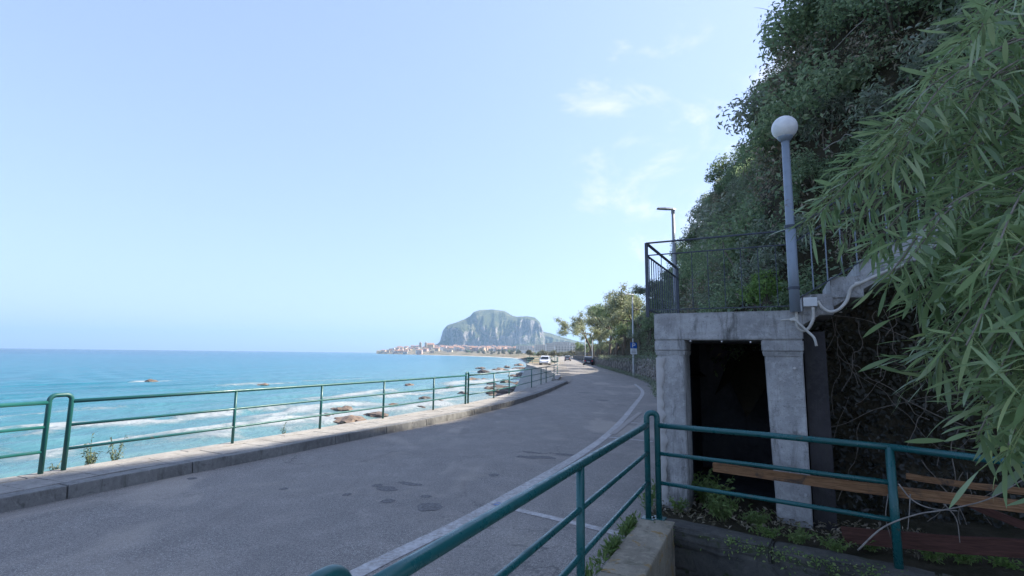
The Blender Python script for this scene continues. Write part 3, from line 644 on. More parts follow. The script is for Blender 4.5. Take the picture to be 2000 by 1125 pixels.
for i in range(0, nxl-17, 17):
    a, b = LP[i], LP[min(i+17, nxl-1)]; t_ = (b-a)/np.linalg.norm(b-a); P = []
    for z in (-.13, .045):
        for q, w in ((a+t_*.004, -.035+random.uniform(-.012, .012)), (b-t_*.004, -.035+random.uniform(-.012, .012)), (b-t_*.004, .22), (a+t_*.004, .22)): P.append((*(q+nR*w), z+random.uniform(-.012, .012)))
    o = MB().hexa(P).build('coping_block', 'concrete_dark', led); bm = bmesh.new(); bm.from_mesh(o.data); bmesh.ops.bevel(bm, geom=bm.edges[:], offset=.02, segments=2, affect='EDGES'); bmesh.ops.subdivide_edges(bm, edges=[e for e in bm.edges if e.calc_length() > .1], cuts=7, use_grid_fill=True)
    for v_ in bm.verts: w_ = v_.co*1.; v_.co += Vector((nR[0], nR[1], .8))*(.018*fbm(w_.x*5, w_.y*5, w_.z*5)+.010*fbm(w_.x*16, w_.y*16, w_.z*16))
    bm.to_mesh(o.data); bm.free()
s_ = 0; row = 0
for z0, z1 in ((-.36, -.14), (-.60, -.37), (-.86, -.61), (-1.15, -.87)):
    x = random.uniform(-.1, .1)
    while x < 4.2:
        w = random.uniform(.22, .5); q0 = np.array(jb)+dR*(x-.1); P = []; pr_ = random.uniform(-.03, .03)
        for z in (z0, z1):
            for dx, dn in ((.012, -.02+pr_), (w-.012, -.02+pr_), (w-.012, .25), (.012, .25)): P.append((*(q0+dR*(dx+random.uniform(-.02, .02))+nR*(dn-.06+random.uniform(-.01, .01))), z+random.uniform(-.02, .02)))
        MB().hexa(P).build('rubble_stone', 'ditch_stone', led, bevel=.022); x += w
m = MB(); a = jb-dR*.15+nR*.0; b = re2+dR*.3
m.hexa([(*(a-nR*.03), -1.5), (*(b-nR*.03), -1.5), (*(b+nR*.2), -1.5), (*(a+nR*.2), -1.5), (*(a-nR*.03), -.10), (*(b-nR*.03), -.10), (*(b+nR*.2), -.10), (*(a+nR*.2), -.10)]); m.build('mortar_core', 'concrete_dark', led)
m = MB(); q = [J-dL*8+nLr*.2, J+nLr*.2, re2, re2+np.array([2, -8])]
m.add([(*p, -1.25) for p in q], [(3, 2, 1, 0)]); tag(m.build('ditch_floor', 'soil'), 'dark soil floor of the ditch', kind='structure')
m = MB(); P = [(*(J-dL*9+nLr*.28), -.02), (6.5, -4, -.02), (5.6, 1.0, -.02), (3.0, 3.25, -.02), (1.6, 3.85, -.02), (*(J-dL*2.3+nLr*.28), -.02)]  # front edge drawn out, below the view, to darken the ditch
m.add(P+[(p[0], p[1], -1.3) for p in P], [(0, 1, 2, 3, 4, 5), (2, 3, 9, 8), (3, 4, 10, 9), (4, 5, 11, 10)]); tag(m.build('path', 'dust'), 'footpath where the viewer stands', kind='structure')

# ================================================================= PORTAL
zl = 2.26; zo = 1.94; WP = np.linalg.norm(PB-PA)
por = empty('concrete_portal', (PA[0], PA[1], 0), 'weathered grey concrete portal with a dark square doorway', 'portal')
def lbox(name, a0, a1, b0, b1, z0, z1, mat, parent=por, bevel=.012, ta=(0, 0)):
    """box in portal coordinates; ta = inward taper of a at the bottom (left, right)"""
    P = [loc3(a0+ta[0], b0, z0), loc3(a1+ta[1], b0, z0), loc3(a1+ta[1], b1, z0), loc3(a0+ta[0], b1, z0), loc3(a0, b0, z1), loc3(a1, b0, z1), loc3(a1, b1, z1), loc3(a0, b1, z1)]
    m = MB(); m.hexa(P); o = m.build(name, mat, parent)
    me = o.data; bm = bmesh.new(); bm.from_mesh(me)
    if bevel: bmesh.ops.bevel(bm, geom=bm.edges[:], offset=bevel, segments=2, affect='EDGES')
    bmesh.ops.subdivide_edges(bm, edges=[e for e in bm.edges if e.calc_length() > .12], cuts=6, use_grid_fill=True)
    org_ = org(o)
    for v in bm.verts:
        w = v.co+Vector(org_); d = .006*fbm(w.x*4, w.y*4, w.z*4)+.004*fbm(w.x*15, w.y*15, w.z*15); v.co += Vector((d*e2[0], d*e2[1], 0))*1.2
    bm.to_mesh(me); bm.free(); return o
def acoord(u, v):
    """portal a-coordinate on the front plane for a pixel"""
    d = ray(u, v); n = np.array([e2[0], e2[1], 0]); t = ((np.r_[PA, 0]-CAM)@n)/(d@n); p = CAM+d*t; return (p[:2]-PA)@e1, p[2]
aL0 = acoord(1281, 700)[0]; aL1 = acoord(1338, 700)[0]; aR0 = acoord(1490, 690)[0]; aR1 = acoord(1568, 690)[0]
bL1 = acoord(1346, 985)[0]; bR0 = acoord(1518, 1000)[0]; bR1 = acoord(1588, 1020)[0]
zcap = acoord(1310, 685)[1]
lbox('pillar', aL0+.012, aL1-.012, .012, .42, -.25, zcap-.0, 'concrete', ta=(0., max(0, bL1-aL1)))
lbox('pillar', aR0+.012, aR1-.0, .012, .42, -.25, zcap, 'concrete', ta=(bR0-aR0-.01, bR1-aR1))
lbox('capital', aL0-.01, aL1+.004, -.012, .43, zcap+.003, zo-.003, 'concrete', bevel=.01); lbox('capital', aR0-.012, aR1+.012, -.012, .43, zcap+.003, zo-.003, 'concrete', bevel=.01)
for A0, A1 in ((aL0, aL1), (aR0, aR1)):                             # rounded haunch under each capital
    P = [loc3(A0+.004, .004, zcap-.05), loc3(A1-.004, .004, zcap-.05), loc3(A1-.004, .42, zcap-.05), loc3(A0+.004, .42, zcap-.05), loc3(A0-.008, -.010, zcap), loc3(A1+.006, -.010, zcap), loc3(A1+.006, .43, zcap), loc3(A0-.008, .43, zcap)]
    MB().hexa(P).build('haunch', 'concrete', por)
lbox('lintel', aL0-.012, aR1+.014, -.013, 2.1, zo, zl, 'concrete')
m = MB(); npz = 60; Pp = []
for k in range(npz):
    z = .03+1.70*k/(npz-1); w = .085+.05*fbm(z*2.3, 1.7, .3)+.03*fbm(z*9, 5.1, .3); w = max(.02, w); Pp.append((z, w))
V = []
for z, w in Pp: V += [loc3(aL0+.004, -.016, z), loc3(aL0+w, -.016, z+.01*fbm(z*30, 2.2)), loc3(aL0+w+.006, .016, z)]
Fq = [(i*3+j, i*3+j+1, (i+1)*3+j+1, (i+1)*3+j) for i in range(npz-1) for j in range(2)]; mesh_np('plaster_patch', V, Fq, 'plaster_flake', por)
# passage behind the doorway
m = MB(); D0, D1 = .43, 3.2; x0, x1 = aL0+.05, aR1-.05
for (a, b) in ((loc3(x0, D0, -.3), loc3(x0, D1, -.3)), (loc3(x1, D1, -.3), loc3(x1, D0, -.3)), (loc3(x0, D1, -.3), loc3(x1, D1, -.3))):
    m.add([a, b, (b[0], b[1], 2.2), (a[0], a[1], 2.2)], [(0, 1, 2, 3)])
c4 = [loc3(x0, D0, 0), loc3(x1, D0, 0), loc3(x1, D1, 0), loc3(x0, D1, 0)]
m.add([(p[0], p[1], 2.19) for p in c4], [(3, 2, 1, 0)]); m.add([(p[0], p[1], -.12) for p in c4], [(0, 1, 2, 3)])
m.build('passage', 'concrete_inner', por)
for (u, v) in [(1552, 719), (1562, 845), (1573, 967), (1349, 666), (1410, 667), (1466, 668)]:
    a, z = acoord(u, v); q = loc3(a, -.022, z); q2 = loc3(a, .03, z); m = MB(); m.tube([q2, q], .013 if u > 1500 else .009, 10); m.tube([q, loc3(a, -.03, z)], .006, 8); m.build('anchor_bolt', 'bolt_metal', por)

# stair climbing to the right from the terrace
stp = empty('concrete_stair', loc3(aR1, 0, zl), 'concrete stair climbing right from the terrace above a dark recess', 'stair')
xs = aR1+.02; rise, run = .165, .27; ns = 17
def zund(a): return 2.09+(a-aR1)*.64
slab = MB(); A0, A1 = aR1+.016, aR1+.02+ns*run
slab.hexa([loc3(A0, .0, zund(A0)), loc3(A1, .0, zund(A1)), loc3(A1, 1.25, zund(A1)), loc3(A0, 1.25, zund(A0)), loc3(A0, .0, zund(A0)+.15), loc3(A1, .0, zund(A1)+.15), loc3(A1, 1.25, zund(A1)+.15), loc3(A0, 1.25, zund(A0)+.15)])
slab.build('stair_slab', 'concrete', stp)
for k in range(ns):
    a = xs+k*run; z = zund(a)+.10
    lbox('step', a, a+run+.02, -.012-(k % 2)*.002, 1.22, z, z+rise+.06, 'concrete', stp, bevel=.008)
# stem wall behind the recess right beside the portal
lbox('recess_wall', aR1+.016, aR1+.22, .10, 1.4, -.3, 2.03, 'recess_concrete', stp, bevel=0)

# terrace railing
tr_ = empty('terrace_railing', loc3(aL0-.08, -.05, zl), 'dark iron railing around the terrace on top of the portal', 'railing')
cA = np.array(acoord(1266, 600)); aC = cA[0]; ztop = acoord(1265, 476)[1]; zb_ = zl+.045
C0 = np.array(loc3(aC, -.03, 0))[:2]; C1 = np.array(loc3(aR1-.03, -.03, 0))[:2]; C2 = np.array(loc3(aC, 2.05, 0))[:2]
zm = ztop-.155
def bar(name, a, b, za, zb2, r, par, mat='fence_iron', n=6): return MB().tube([(*a, za), (*b, zb2)], r, n).build(name, mat, par)
def flat(name, a, b, za, zb2, w, h, par, mat='fence_iron'):
    a = np.array(a); b = np.array(b); t = (b-a)/np.linalg.norm(b-a); n = np.array([-t[1], t[0]])*w/2; m = MB()
    m.hexa([(*(a-n), za-h/2), (*(b-n), zb2-h/2), (*(b+n), zb2-h/2), (*(a+n), za-h/2), (*(a-n), za+h/2), (*(b-n), zb2+h/2), (*(b+n), zb2+h/2), (*(a+n), za+h/2)]); return m.build(name, mat, par)
for a, b in ((C0, C1), (C0, C2)):
    flat('top_rail', a, b, ztop, ztop, .04, .014, tr_); flat('middle_rail', a, b, zm, zm, .03, .010, tr_); flat('bottom_rail', a, b, zb_, zb_, .03, .010, tr_)
for p in (C0, C1, C2):
    MB().box((p[0], p[1], (zl-.04+ztop)/2), (.035, .035, ztop-zl+.04), R(-28)).build('post', 'fence_iron', tr_)
n = 9
for k in range(1, n): q = C0+(C1-C0)*k/n; bar('baluster', q, q, zb_, zm, .0045, tr_)
n = 16
for k in range(1, n): q = C0+(C2-C0)*k/n; bar('baluster', q, q, zb_, zm, .0065, tr_)
# stair railing
srl = empty('stair_railing', loc3(aR1, 0, zl), 'grey iron balustrade climbing along the concrete stair behind leaves', 'railing')
S0 = C1+e1*.03; S1 = np.array(loc3(A1, -.0, 0))[:2]; LEN = np.linalg.norm(S1-S0); sl_ = .62
for dz, nm in ((ztop-zl, 'top_rail'), (ztop-zl-.155, 'middle_rail'), (.10, 'bottom_rail')): flat(nm, S0, S1, zl+.03+dz, zl+.03+dz+LEN*sl_, .035, .014, srl, 'fence_iron')
n = 34
for k in range(1, n): q = S0+(S1-S0)*k/n; z = zl+.13+LEN*sl_*k/n; bar('baluster', q, q, z, z+ztop-zl-.255, .007, srl, 'grey_paint')

# globe lamp on the terrace edge
ag, zg0 = acoord(1553, 608); gx = np.array(loc3(ag, -.075, 0))[:2]
zg0 = vz(gx[0], gx[1], 609); zg1 = vz(gx[0], gx[1], 270); zgc = vz(gx[0], gx[1], 250)
gl = empty('globe_lamp', (gx[0], gx[1], zg0), 'grey lamp post with a round white globe on the terrace corner', 'lamp')
MB().tube([(*gx, zg0), (*gx, zg0+.9)], .052, 16).build('lower_pole', 'grey_paint', gl, smooth=True)
lean = np.array([-.0, 0.])
MB().tube([(*gx, zg0+.9), (*gx, zg0+.93), (*(gx+lean), zg1-.02)], [.052, .044, .040], 16).build('pole', 'grey_paint', gl, smooth=True)
for dz in (.24, .92): MB().tube([(*gx, zg0+dz), (*gx, zg0+dz+.03)], .058, 16).build('clamp', 'fence_iron', gl)
MB().tube([(*(gx+lean), zg1-.04), (*(gx+lean), zg1), (*(gx+lean), zg1+.02)], [.045, .078, .082], 18).build('collar', 'grey_paint', gl, smooth=True)
MB().sphere((*(gx+lean), zgc), .134, 28, 18).build('globe', 'globe_white', gl, smooth=True)
q = gx+e2*.05
MB().box((q[0]+e1[0]*-.0, q[1]+e1[1]*-.0, zl+.30), (.05, .05, .5), R(-28)).build('bracket', 'fence_iron', gl)

# conduits and junction box
cn = empty('cable_conduit', loc3(ag+.1, -.04, 2.1), 'white plastic conduit and junction box looping below the lamp post', 'conduit')
def fp(u, v, b=-.05):
    d = ray(u, v); n = np.array([e2[0], e2[1], 0]); t = ((np.array(loc3(0, b, 0))-CAM)@n)/(d@n); return CAM+d*t
jb_ = fp(1583, 590, -.055); a, z = (jb_[:2]-PA)@e1, jb_[2]
P = [loc3(a-.068, -.085, z-.048), loc3(a+.062, -.085, z-.048), loc3(a+.062, -.012, z-.048), loc3(a-.068, -.012, z-.048), loc3(a-.068, -.085, z+.048), loc3(a+.062, -.085, z+.048), loc3(a+.062, -.012, z+.048), loc3(a-.068, -.012, z+.048)]
MB().hexa(P).build('junction_box', 'box_white', cn, bevel=.006)
def pipe(pts, r, b=-.05): MB().tube(catmull([fp(u, v, b) for u, v in pts], 6), r, 10).build('pipe', 'pipe_white', cn, smooth=True)
pipe([(1770, 516), (1730, 530), (1683, 552), (1662, 563), (1655, 585), (1640, 603), (1622, 609), (1606, 601), (1597, 588)], .017)
pipe([(1588, 600), (1588, 622), (1580, 640), (1568, 646), (1558, 638), (1556, 620), (1555, 606)], .016, -.062)
pipe([(1595, 676), (1590, 660), (1578, 648), (1556, 628), (1550, 625)], .013, -.085)
pipe([(1550, 625), (1538, 624), (1525, 626)], .009, -.06)
for u, v in ((1675, 555), (1549, 625)): p = fp(u, v, -.05); MB().tube([fp(u-5, v+1, -.055), fp(u+5, v-2, -.055)], .023, 10).build('clip', 'pipe_white', cn)

# planks leaning behind the portal railing
def plank(P0, P1, w, th, mat, label):
    P0, P1 = Vector(tuple(P0)), Vector(tuple(P1)); d = P1-P0; Ln = d.length; x = d.normalized(); y = Vector((nR[0], nR[1], 0)); y = (y-x*y.dot(x)).normalized(); z = x.cross(y)
    M = Matrix((x, y, z)).transposed().to_4x4(); M.translation = P0; m = MB(); nseg = 8
    for k in range(nseg+1):
        t = k/nseg; wv = random.uniform(-.008, .008); sag = .012*math.sin(t*3.1)
        m.v += [(t*Ln+wv*.5, -th/2, -w/2+wv*.4-sag), (t*Ln-wv, th/2, -w/2-sag), (t*Ln+wv, th/2, w/2+wv*.3-sag), (t*Ln, -th/2, w/2-wv*.4-sag)]
    for k in range(nseg):
        for j in range(4): a, b = k*4+j, k*4+(j+1) % 4; m.f.append((a, b, b+4, a+4))
    m.f += [(3, 2, 1, 0), tuple(nseg*4+j for j in range(4))]
    o = m.build('plank', mat); o.matrix_world = M; return tag(o, label, 'plank', 'old planks around the portal railing')
plank(dp(1393, 912, 5.42), dp(2060, 997, 3.95), .085, .04, 'plank_wood', 'long orange-brown plank behind the railing across the doorway')
plank(dp(1646, 1043, 4.92), dp(2060, 1075, 4.0), .13, .04, 'plank_red', 'dark reddish plank lying low on the ledge behind the post')
plank(dp(1860, 968, 4.55), dp(2070, 1052, 4.1), .06, .03, 'plank_red', 'thin dark plank slanting down at the right edge')
plank(dp(1770, 930, 4.85), dp(2060, 965, 4.2), .05, .03, 'plank_wood', 'thin weathered batten behind the long orange-brown plank')

# ================================================================= STONE WALL BY THE ROAD
sw = empty('roadside_stone_wall', (*WALL[45], 0), 'rough grey stone retaining wall along the right side of the road', 'wall')
WH = 1.45
WS = WALL[WALL[:, 1] < 300]; n = len(WS); NWs = normals2(WS)
V = []; 
for i in range(n):
    h = WH+.12*nz(i*.15, 3.3)
    for w_, z in ((-.0, -.1), (-.06, h), (-.5, h+.02)): q = WS[i]+NWs[i]*w_; V.append((*q, z))
Fq = [(i*3+j, i*3+j+1, (i+1)*3+j+1, (i+1)*3+j) for i in range(n-1) for j in range(2)]
mesh_np('wall_core', V, Fq, 'wall_mortar', sw)
cnt = 0; SWs = np.r_[0, np.cumsum(np.linalg.norm(np.diff(WS, axis=0), axis=1))]
STM = []
for k in range(8):
    m = MB(); nn_ = 7; P = []
    for j in range(nn_): a = 2*math.pi*j/nn_+random.uniform(-.25, .25); r = random.uniform(.82, 1.05); P.append((math.cos(a)*r, math.sin(a)*r))
    V = [(p[0], 0, p[1]) for p in P]+[(p[0]*.75, -1, p[1]*.75) for p in P]; m.add(V, [tuple(range(nn_, 2*nn_))[::-1]]+[(j, nn_+j, nn_+(j+1) % nn_, (j+1) % nn_) for j in range(nn_)])
    me = bpy.data.meshes.new('stone'); me.from_pydata(m.v, [], [f for f in m.f]); me.materials.append(MATS['wall_stone']); STM.append(me)
ow = org(sw); s = np.interp(26.5, WS[:, 1], SWs)
while cnt < 290:
    z = .12
    while z < WH-.08 and cnt < 290:
        sz = random.uniform(.13, .24); q = np.array([np.interp(s+random.uniform(-.1, .1), SWs, WS[:, k]) for k in (0, 1)]); i = np.argmin(((WS-q)**2).sum(1)); nn_ = NWs[i]
        o = link('stone', random.choice(STM), None, sw, (q[0]-ow[0]-nn_[0]*.02, q[1]-ow[1]-nn_[1]*.02, z+sz*.5-ow[2])); o.scale = (sz*random.uniform(.75, 1.1), random.uniform(.05, .11), sz*random.uniform(.5, .75))
        o.rotation_euler = (0, random.uniform(-.5, .5), math.atan2(-nn_[0], nn_[1])+math.pi); cnt += 1; z += sz*1.02
    s += .38
# ================================================================= HILL
FOOT_ = [(16, -6), (11, .2), (7.5, 3.2), (4.9, 6.1), (3.45, 8.25)]+[tuple(p) for p in offset(WALL, -.45)[14::6]]
FOOT = np.array(FOOT_); FOOT = FOOT[FOOT[:, 1] < 320]
gyv = np.r_[np.arange(-6, 45, .55), np.geomspace(45, 330, 90)]; gsv = np.r_[np.arange(-.5, 9.2, .45), np.geomspace(9.5, 70, 16)]
def hill_h(s, y, x):
    up = np.interp(s, [-1, 0, .25, 1.2, 5.6, 9, 20, 80], [-.6, 1.3, 1.75, 4.2, 14.6, 18.6, 28, 50])  # slope behind the crest, out of view, raised to shade the road
    g = np.interp(y, [-6, 10, 14, 19, 27, 38, 58, 90, 330], [1.16, 1.16, .96, .82, .86, .95, .55, .36, .3]); return up*np.where(s > .25, g*np.clip(1, 0, 1), 1)  # near end raised to keep the left pavement in shade
gx_ = np.r_[np.arange(1.5, 26, .5), np.geomspace(26.5, 130, 60)]; GX, GY = np.meshgrid(gx_, gyv, indexing='ij')
Ds, sg = segdist(GX, GY, FOOT); Ss = Ds*np.where(sg < 0, 1, -1)
def hill_z(x, y):
    d, g = segdist(np.atleast_1d(np.asarray(x, float)), np.atleast_1d(np.asarray(y, float)), FOOT); s = d*np.where(g < 0, 1, -1)
    return hill_h(s, np.atleast_1d(y), x), s
HZ = hill_h(Ss, GY, GX)
NZ = np.array([[fbm(x*.35, y*.35, z*.35, 3) for x, y, z in zip(rx, ry, rz)] for rx, ry, rz in zip(GX, GY, HZ)])
HZ = HZ+np.where(Ss > .6, NZ*.55, 0)
n, m_ = GX.shape; idx = np.arange(n*m_).reshape(n, m_); Fq = np.stack([idx[:-1, :-1], idx[1:, :-1], idx[1:, 1:], idx[:-1, 1:]], -1).reshape(-1, 4)
kp = ((Ss[:-1, :-1] > -.45) & (Ss[1:, 1:] > -.45) & (Ss[1:, :-1] > -.45) & (Ss[:-1, 1:] > -.45)).ravel(); Fq = Fq[kp]
hill = mesh_np('hillside', np.stack([GX, GY, HZ], -1).reshape(-1, 3), Fq, 'soil', smooth=True); tag(hill, 'steep overgrown hillside above the road', kind='structure')

# ---------------------------------------------------------------- shrub variants
def shrub_parts(seed, nclump, nleaf, r, size, flat_=.8, aspect=.5, droop=.3, bare=.0):
    rs = np.random.default_rng(seed); C = rs.normal(0, 1, (nclump, 3)); C /= np.linalg.norm(C, axis=1)[:, None]; C *= (rs.uniform(.25, 1, nclump)**.6)[:, None]*r; C[:, 2] = np.abs(C[:, 2])*flat_+.1*r
    cr_ = rs.uniform(.16, .36, nclump)*r; k = rs.integers(0, nclump, nleaf); d = rs.normal(0, 1, (nleaf, 3)); d /= np.linalg.norm(d, axis=1)[:, None]
    P = C[k]+d*(cr_[k]*rs.uniform(.35, 1.05, nleaf)**.7)[:, None]; N = d+np.array([0, 0, .5]); return P, N, C, rs
VAR = []
def make_variant(seed, name, mat, nclump, nleaf, size, aspect, droop, flat_=.8, twigs=1.):
    P, N, C, rs = shrub_parts(seed, nclump, nleaf, 1., size, flat_)
    o = leaf_mesh('crown', P, N, size, mat, aspect=aspect, droop=droop, stuff=False, rs=rs); me = o.data; bpy.data.objects.remove(o)
    m = MB()
    for c in C[:int(len(C)*twigs)]:
        mid = Vector(c*.5)+Vector(rs.normal(0, .08, 3)); m.tube([(0, 0, -.25), mid, Vector(c)*1.06+Vector(rs.normal(0, .04, 3))], [.022, .014, .005], 4, False)
    o = m.build('stems', 'twig'); ms = o.data; bpy.data.objects.remove(o); VAR.append((name, me, ms))
make_variant(11, 'a', 'leaf_hill', 34, 5200, .075, .45, .3)
make_variant(12, 'b', 'leaf_hill_b', 30, 4200, .085, .40, .6)
make_variant(13, 'c', 'leaf_hill', 42, 6000, .06, .55, .1, 1.1)
make_variant(14, 'd', 'leaf_hill_b', 26, 3600, .10, .22, .8, 1.0)
make_variant(15, 'e', 'leaf_dry', 22, 1700, .07, .4, .4, .9)
make_variant(16, 'f', 'leaf_bright', 16, 1500, .10, .65, .1, .8)
make_variant(17, 'g', 'leaf_hill', 30, 4200, .11, .3, 1.0, 1.2)
def put_shrub(v, loc, sc, rz, tilt, label, group, name='hill_shrub'):
    o = empty(name, loc, label, 'shrub', group); o.rotation_euler = (tilt[0], tilt[1], rz); o.scale = sc
    link('crown', VAR[v][1], None, o); link('stems', VAR[v][2], None, o); return o
# sample the slope
LB = {0: 'dense dark green shrub on the slope', 1: 'grey-green bushy shrub on the slope', 2: 'small-leaved dark shrub on the slope', 3: 'narrow-leaved grey-green shrub on the slope', 4: 'dry brown shrub on the slope', 6: 'drooping dark green shrub on the slope'}
pts = []; tries = 0
def hill_hit(u, v):
    d = ray(u, v); T = np.geomspace(5.5, 110, 260); X_ = CAM[None]+d[None]*T[:, None]; z, s_ = hill_z(X_[:, 0], X_[:, 1]); k = np.where((X_[:, 2] < z) & (s_ > .1))[0]
    return X_[k[0]] if len(k) else None
while len(pts) < 290 and tries < 2600:
    tries += 1; u = 1180+random.random()**.8*1060; v = random.uniform(-330, 640)
    if u > 1840 and v > 460: continue
    q = hill_hit(u, v)
    if q is None or q[1] < 2.0: continue
    d = np.linalg.norm(q-CAM); mind = .55+.028*d
    if any(np.linalg.norm(q-r) < mind for r in pts): continue
    pts.append(q)
for u in np.linspace(1300, 1620, 26):                                # crest shrubs that give the skyline
    for v in np.linspace(-60, 600, 34):
        q = hill_hit(u, v)
        if q is not None:
            if len(pts) < 299: pts.append(q+np.array([0, 0, .15]))
            break
def hzone(q):
    u, v = proj(q)
    if u < 1270: return 'above the roadside stone wall'
    if v > 430: return 'behind the terrace railing' if u < 1540 else 'beside the stair railing'
    if u > 1700: return 'at upper right above the wattle' if v < 250 else 'behind the wattle branches'
    if v < 120: return 'near the top of the picture'
    if u < 1500: return 'on the skyline left of the globe lamp'
    return 'right of the globe lamp'
for q in pts:
    v = random.choices([0, 1, 2, 3, 4, 6], [22, 30, 20, 28, 13, 12])[0]; d = np.linalg.norm(q-CAM)
    sc = random.uniform(.6, 1.35)*(1+min(1.0, max(0, d-12)*.022))
    if d < 10: sc = random.uniform(.5, .8)
    zn = hzone(q); put_shrub(v, (q[0]+.1, q[1], q[2]-.3*sc), (sc, sc, sc*random.uniform(.8, 1.15)), random.uniform(0, 6.3), (random.uniform(-.25, .25), random.uniform(-.75, -.25)), LB[v]+' '+zn, 'hillside shrubs '+zn)
put_shrub(5, tuple(dp(1500, 560, 7.7)-np.array([0, 0, .3])), (.40, .40, .52), 1., (0, -.3), 'bright green leafy shrub just behind the terrace railing', None, 'bright_shrub')
# ground cover on the slope
nn = 110000; yy = 2+46*rng.random(nn)**1.6; ss = rng.uniform(.0, 9, nn); kf = np.interp(yy, FOOT[:, 1][np.argsort(FOOT[:, 1])], np.arange(len(FOOT))[np.argsort(FOOT[:, 1])])
fx = np.interp(kf, np.arange(len(FOOT)), FOOT[:, 0]); px_ = fx+ss*.98+rng.uniform(-.2, .2, nn); hz, sh = hill_z(px_, yy)
okm = sh > .05; P = np.c_[px_, yy, hz][okm]; P[:, 2] += rng.uniform(-.05, .25, len(P)); N = np.tile(np.array([-.85, -.25, .45]), (len(P), 1)); P += N*rng.uniform(-.05, .35, len(P))[:, None]
kp = ~((P[:, 2] < 2.3) & (P[:, 1] < 8.2))
P, N = P[kp], N[kp]; sel = rng.random(len(P)) < .72
tag(leaf_mesh('hill_ground_cover', P[sel], N[sel], .085, 'leaf_hill', aspect=.5, droop=.4), 'leafy creepers covering the hillside soil', 'ground cover')
tag(leaf_mesh('hill_dry_cover', P[~sel], N[~sel], .08, 'leaf_dry', aspect=.35, droop=.4), 'dry brown litter and creepers on the hillside', 'ground cover')
# trailing bare branches on the slope
m = MB()
for k in range(60):
    y = random.uniform(6.5, 26); s = random.uniform(.5, 5.5); x = np.interp(y, FOOT[4:, 1], FOOT[4:, 0])+s; z = float(hill_z(x, y)[0][0])
    p = Vector((x-.55, y-.2, z+.35)); d = Vector((random.uniform(-.5, .1), random.uniform(-.6, .6), random.uniform(-.3, .9))).normalized(); P = [p]
    for j in range(6): d = (d+Vector((random.gauss(0, .25), random.gauss(0, .25), random.gauss(-.05, .25)))).normalized(); P.append(P[-1]+d*random.uniform(.12, .28))
    P = catmull(P, 3); m.tube(P, list(np.linspace(.009, .002, len(P))), 4, False)
tag(m.build('bare_branches', 'twig_pale'), 'bare pale twigs tangled in the hillside scrub', 'branches', kind='stuff')

# ivy-covered recess under the stair
rc = MB(); V = []; n1_, n2_ = 46, 26
for i in range(n1_):
    for j in range(n2_):
        a = aR1+.05+i/(n1_-1)*5.2; z = -.25+j/(n2_-1)*(2.25+(a-aR1)*.64); b = 1.15+.25*fbm(a*1.1, z*1.1, 3.)+.12*fbm(a*3.3, z*3.3, 1.)-max(0, .5-z)*.35; V.append(loc3(a, b, z))
Fq = [(i*n2_+j, (i+1)*n2_+j, (i+1)*n2_+j+1, i*n2_+j+1) for i in range(n1_-1) for j in range(n2_-1)]
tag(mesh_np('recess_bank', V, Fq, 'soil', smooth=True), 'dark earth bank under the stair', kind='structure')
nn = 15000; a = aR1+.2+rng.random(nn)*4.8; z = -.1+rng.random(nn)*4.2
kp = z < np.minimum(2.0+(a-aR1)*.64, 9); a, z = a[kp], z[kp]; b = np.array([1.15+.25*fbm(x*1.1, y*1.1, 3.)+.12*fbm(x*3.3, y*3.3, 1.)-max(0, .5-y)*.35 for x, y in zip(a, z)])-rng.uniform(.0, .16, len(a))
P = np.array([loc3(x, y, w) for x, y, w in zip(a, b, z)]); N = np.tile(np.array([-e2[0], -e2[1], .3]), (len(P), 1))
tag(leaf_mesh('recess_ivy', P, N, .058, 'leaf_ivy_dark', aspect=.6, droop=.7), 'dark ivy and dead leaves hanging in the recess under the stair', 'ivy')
m = MB()
for k in range(80):
    x = aR1+.3+random.random()*4; z = random.uniform(.3, 2.6); P = []; dx = random.gauss(0, .12); dzr = random.choice([-1, -1, 1])
    for j in range(9): P.append(loc3(x, 1.0-.14+.2*fbm(x, z, 3.), z)); x += dx*.8+random.gauss(0, .03); z += dzr*random.uniform(.05, .15)+random.gauss(0, .02)
    P = catmull(P, 3); m.tube(P, [random.uniform(.0025, .006)]*len(P), 4, False)
tag(m.build('hanging_roots', 'twig'), 'tangle of thin roots and stems in the dark recess', 'roots', kind='stuff')

# ================================================================= ROADSIDE TREES
def tree_mesh(seed, h, spread, mat, nleaf, size, dens=1.):
    rs = np.random.default_rng(seed); m = MB(); tips = []
    def grow(p, d, L, r, lev):
        P = [p]; n = 4
        for j in range(n): d = Vector(d+Vector(rs.normal(0, .13, 3))+Vector((0, 0, .04))).normalized(); P.append(P[-1]+d*L/n)
        m.tube(P, [r*(1-.45*j/n) for j in range(n+1)], 6 if lev < 2 else 4, False)
        if lev >= 3 or L < .35: tips.append(P[-1]); tips.append(P[-2]); return
        for k in range(rs.integers(2, 5)):
            q = P[rs.integers(2, n+1)]; dd = Vector(d+Vector(rs.normal(0, .55*spread, 3))).normalized(); grow(q, dd, L*rs.uniform(.5, .75), r*.5, lev+1)
        tips.append(P[-1])
    grow(Vector((0, 0, -.2)), Vector((rs.normal(0, .1), rs.normal(0, .1), 1)), h*.45, h*.022, 0)
    tr = m.build('trunk', 'bark'); mt = tr.data; bpy.data.objects.remove(tr)
    T = np.array([tuple(t) for t in tips]); k = rs.integers(0, len(T), nleaf); d = rs.normal(0, 1, (nleaf, 3)); d /= np.linalg.norm(d, axis=1)[:, None]
    P = T[k]+d*(h*.075*rs.uniform(.1, 1, nleaf))[:, None]*np.array([1.2, 1.2, .8]); o = leaf_mesh('crown', P, d+np.array([0, 0, .4]), size, mat, aspect=.4, droop=.7, stuff=False, rs=rs); mc = o.data; bpy.data.objects.remove(o); return mt, mc
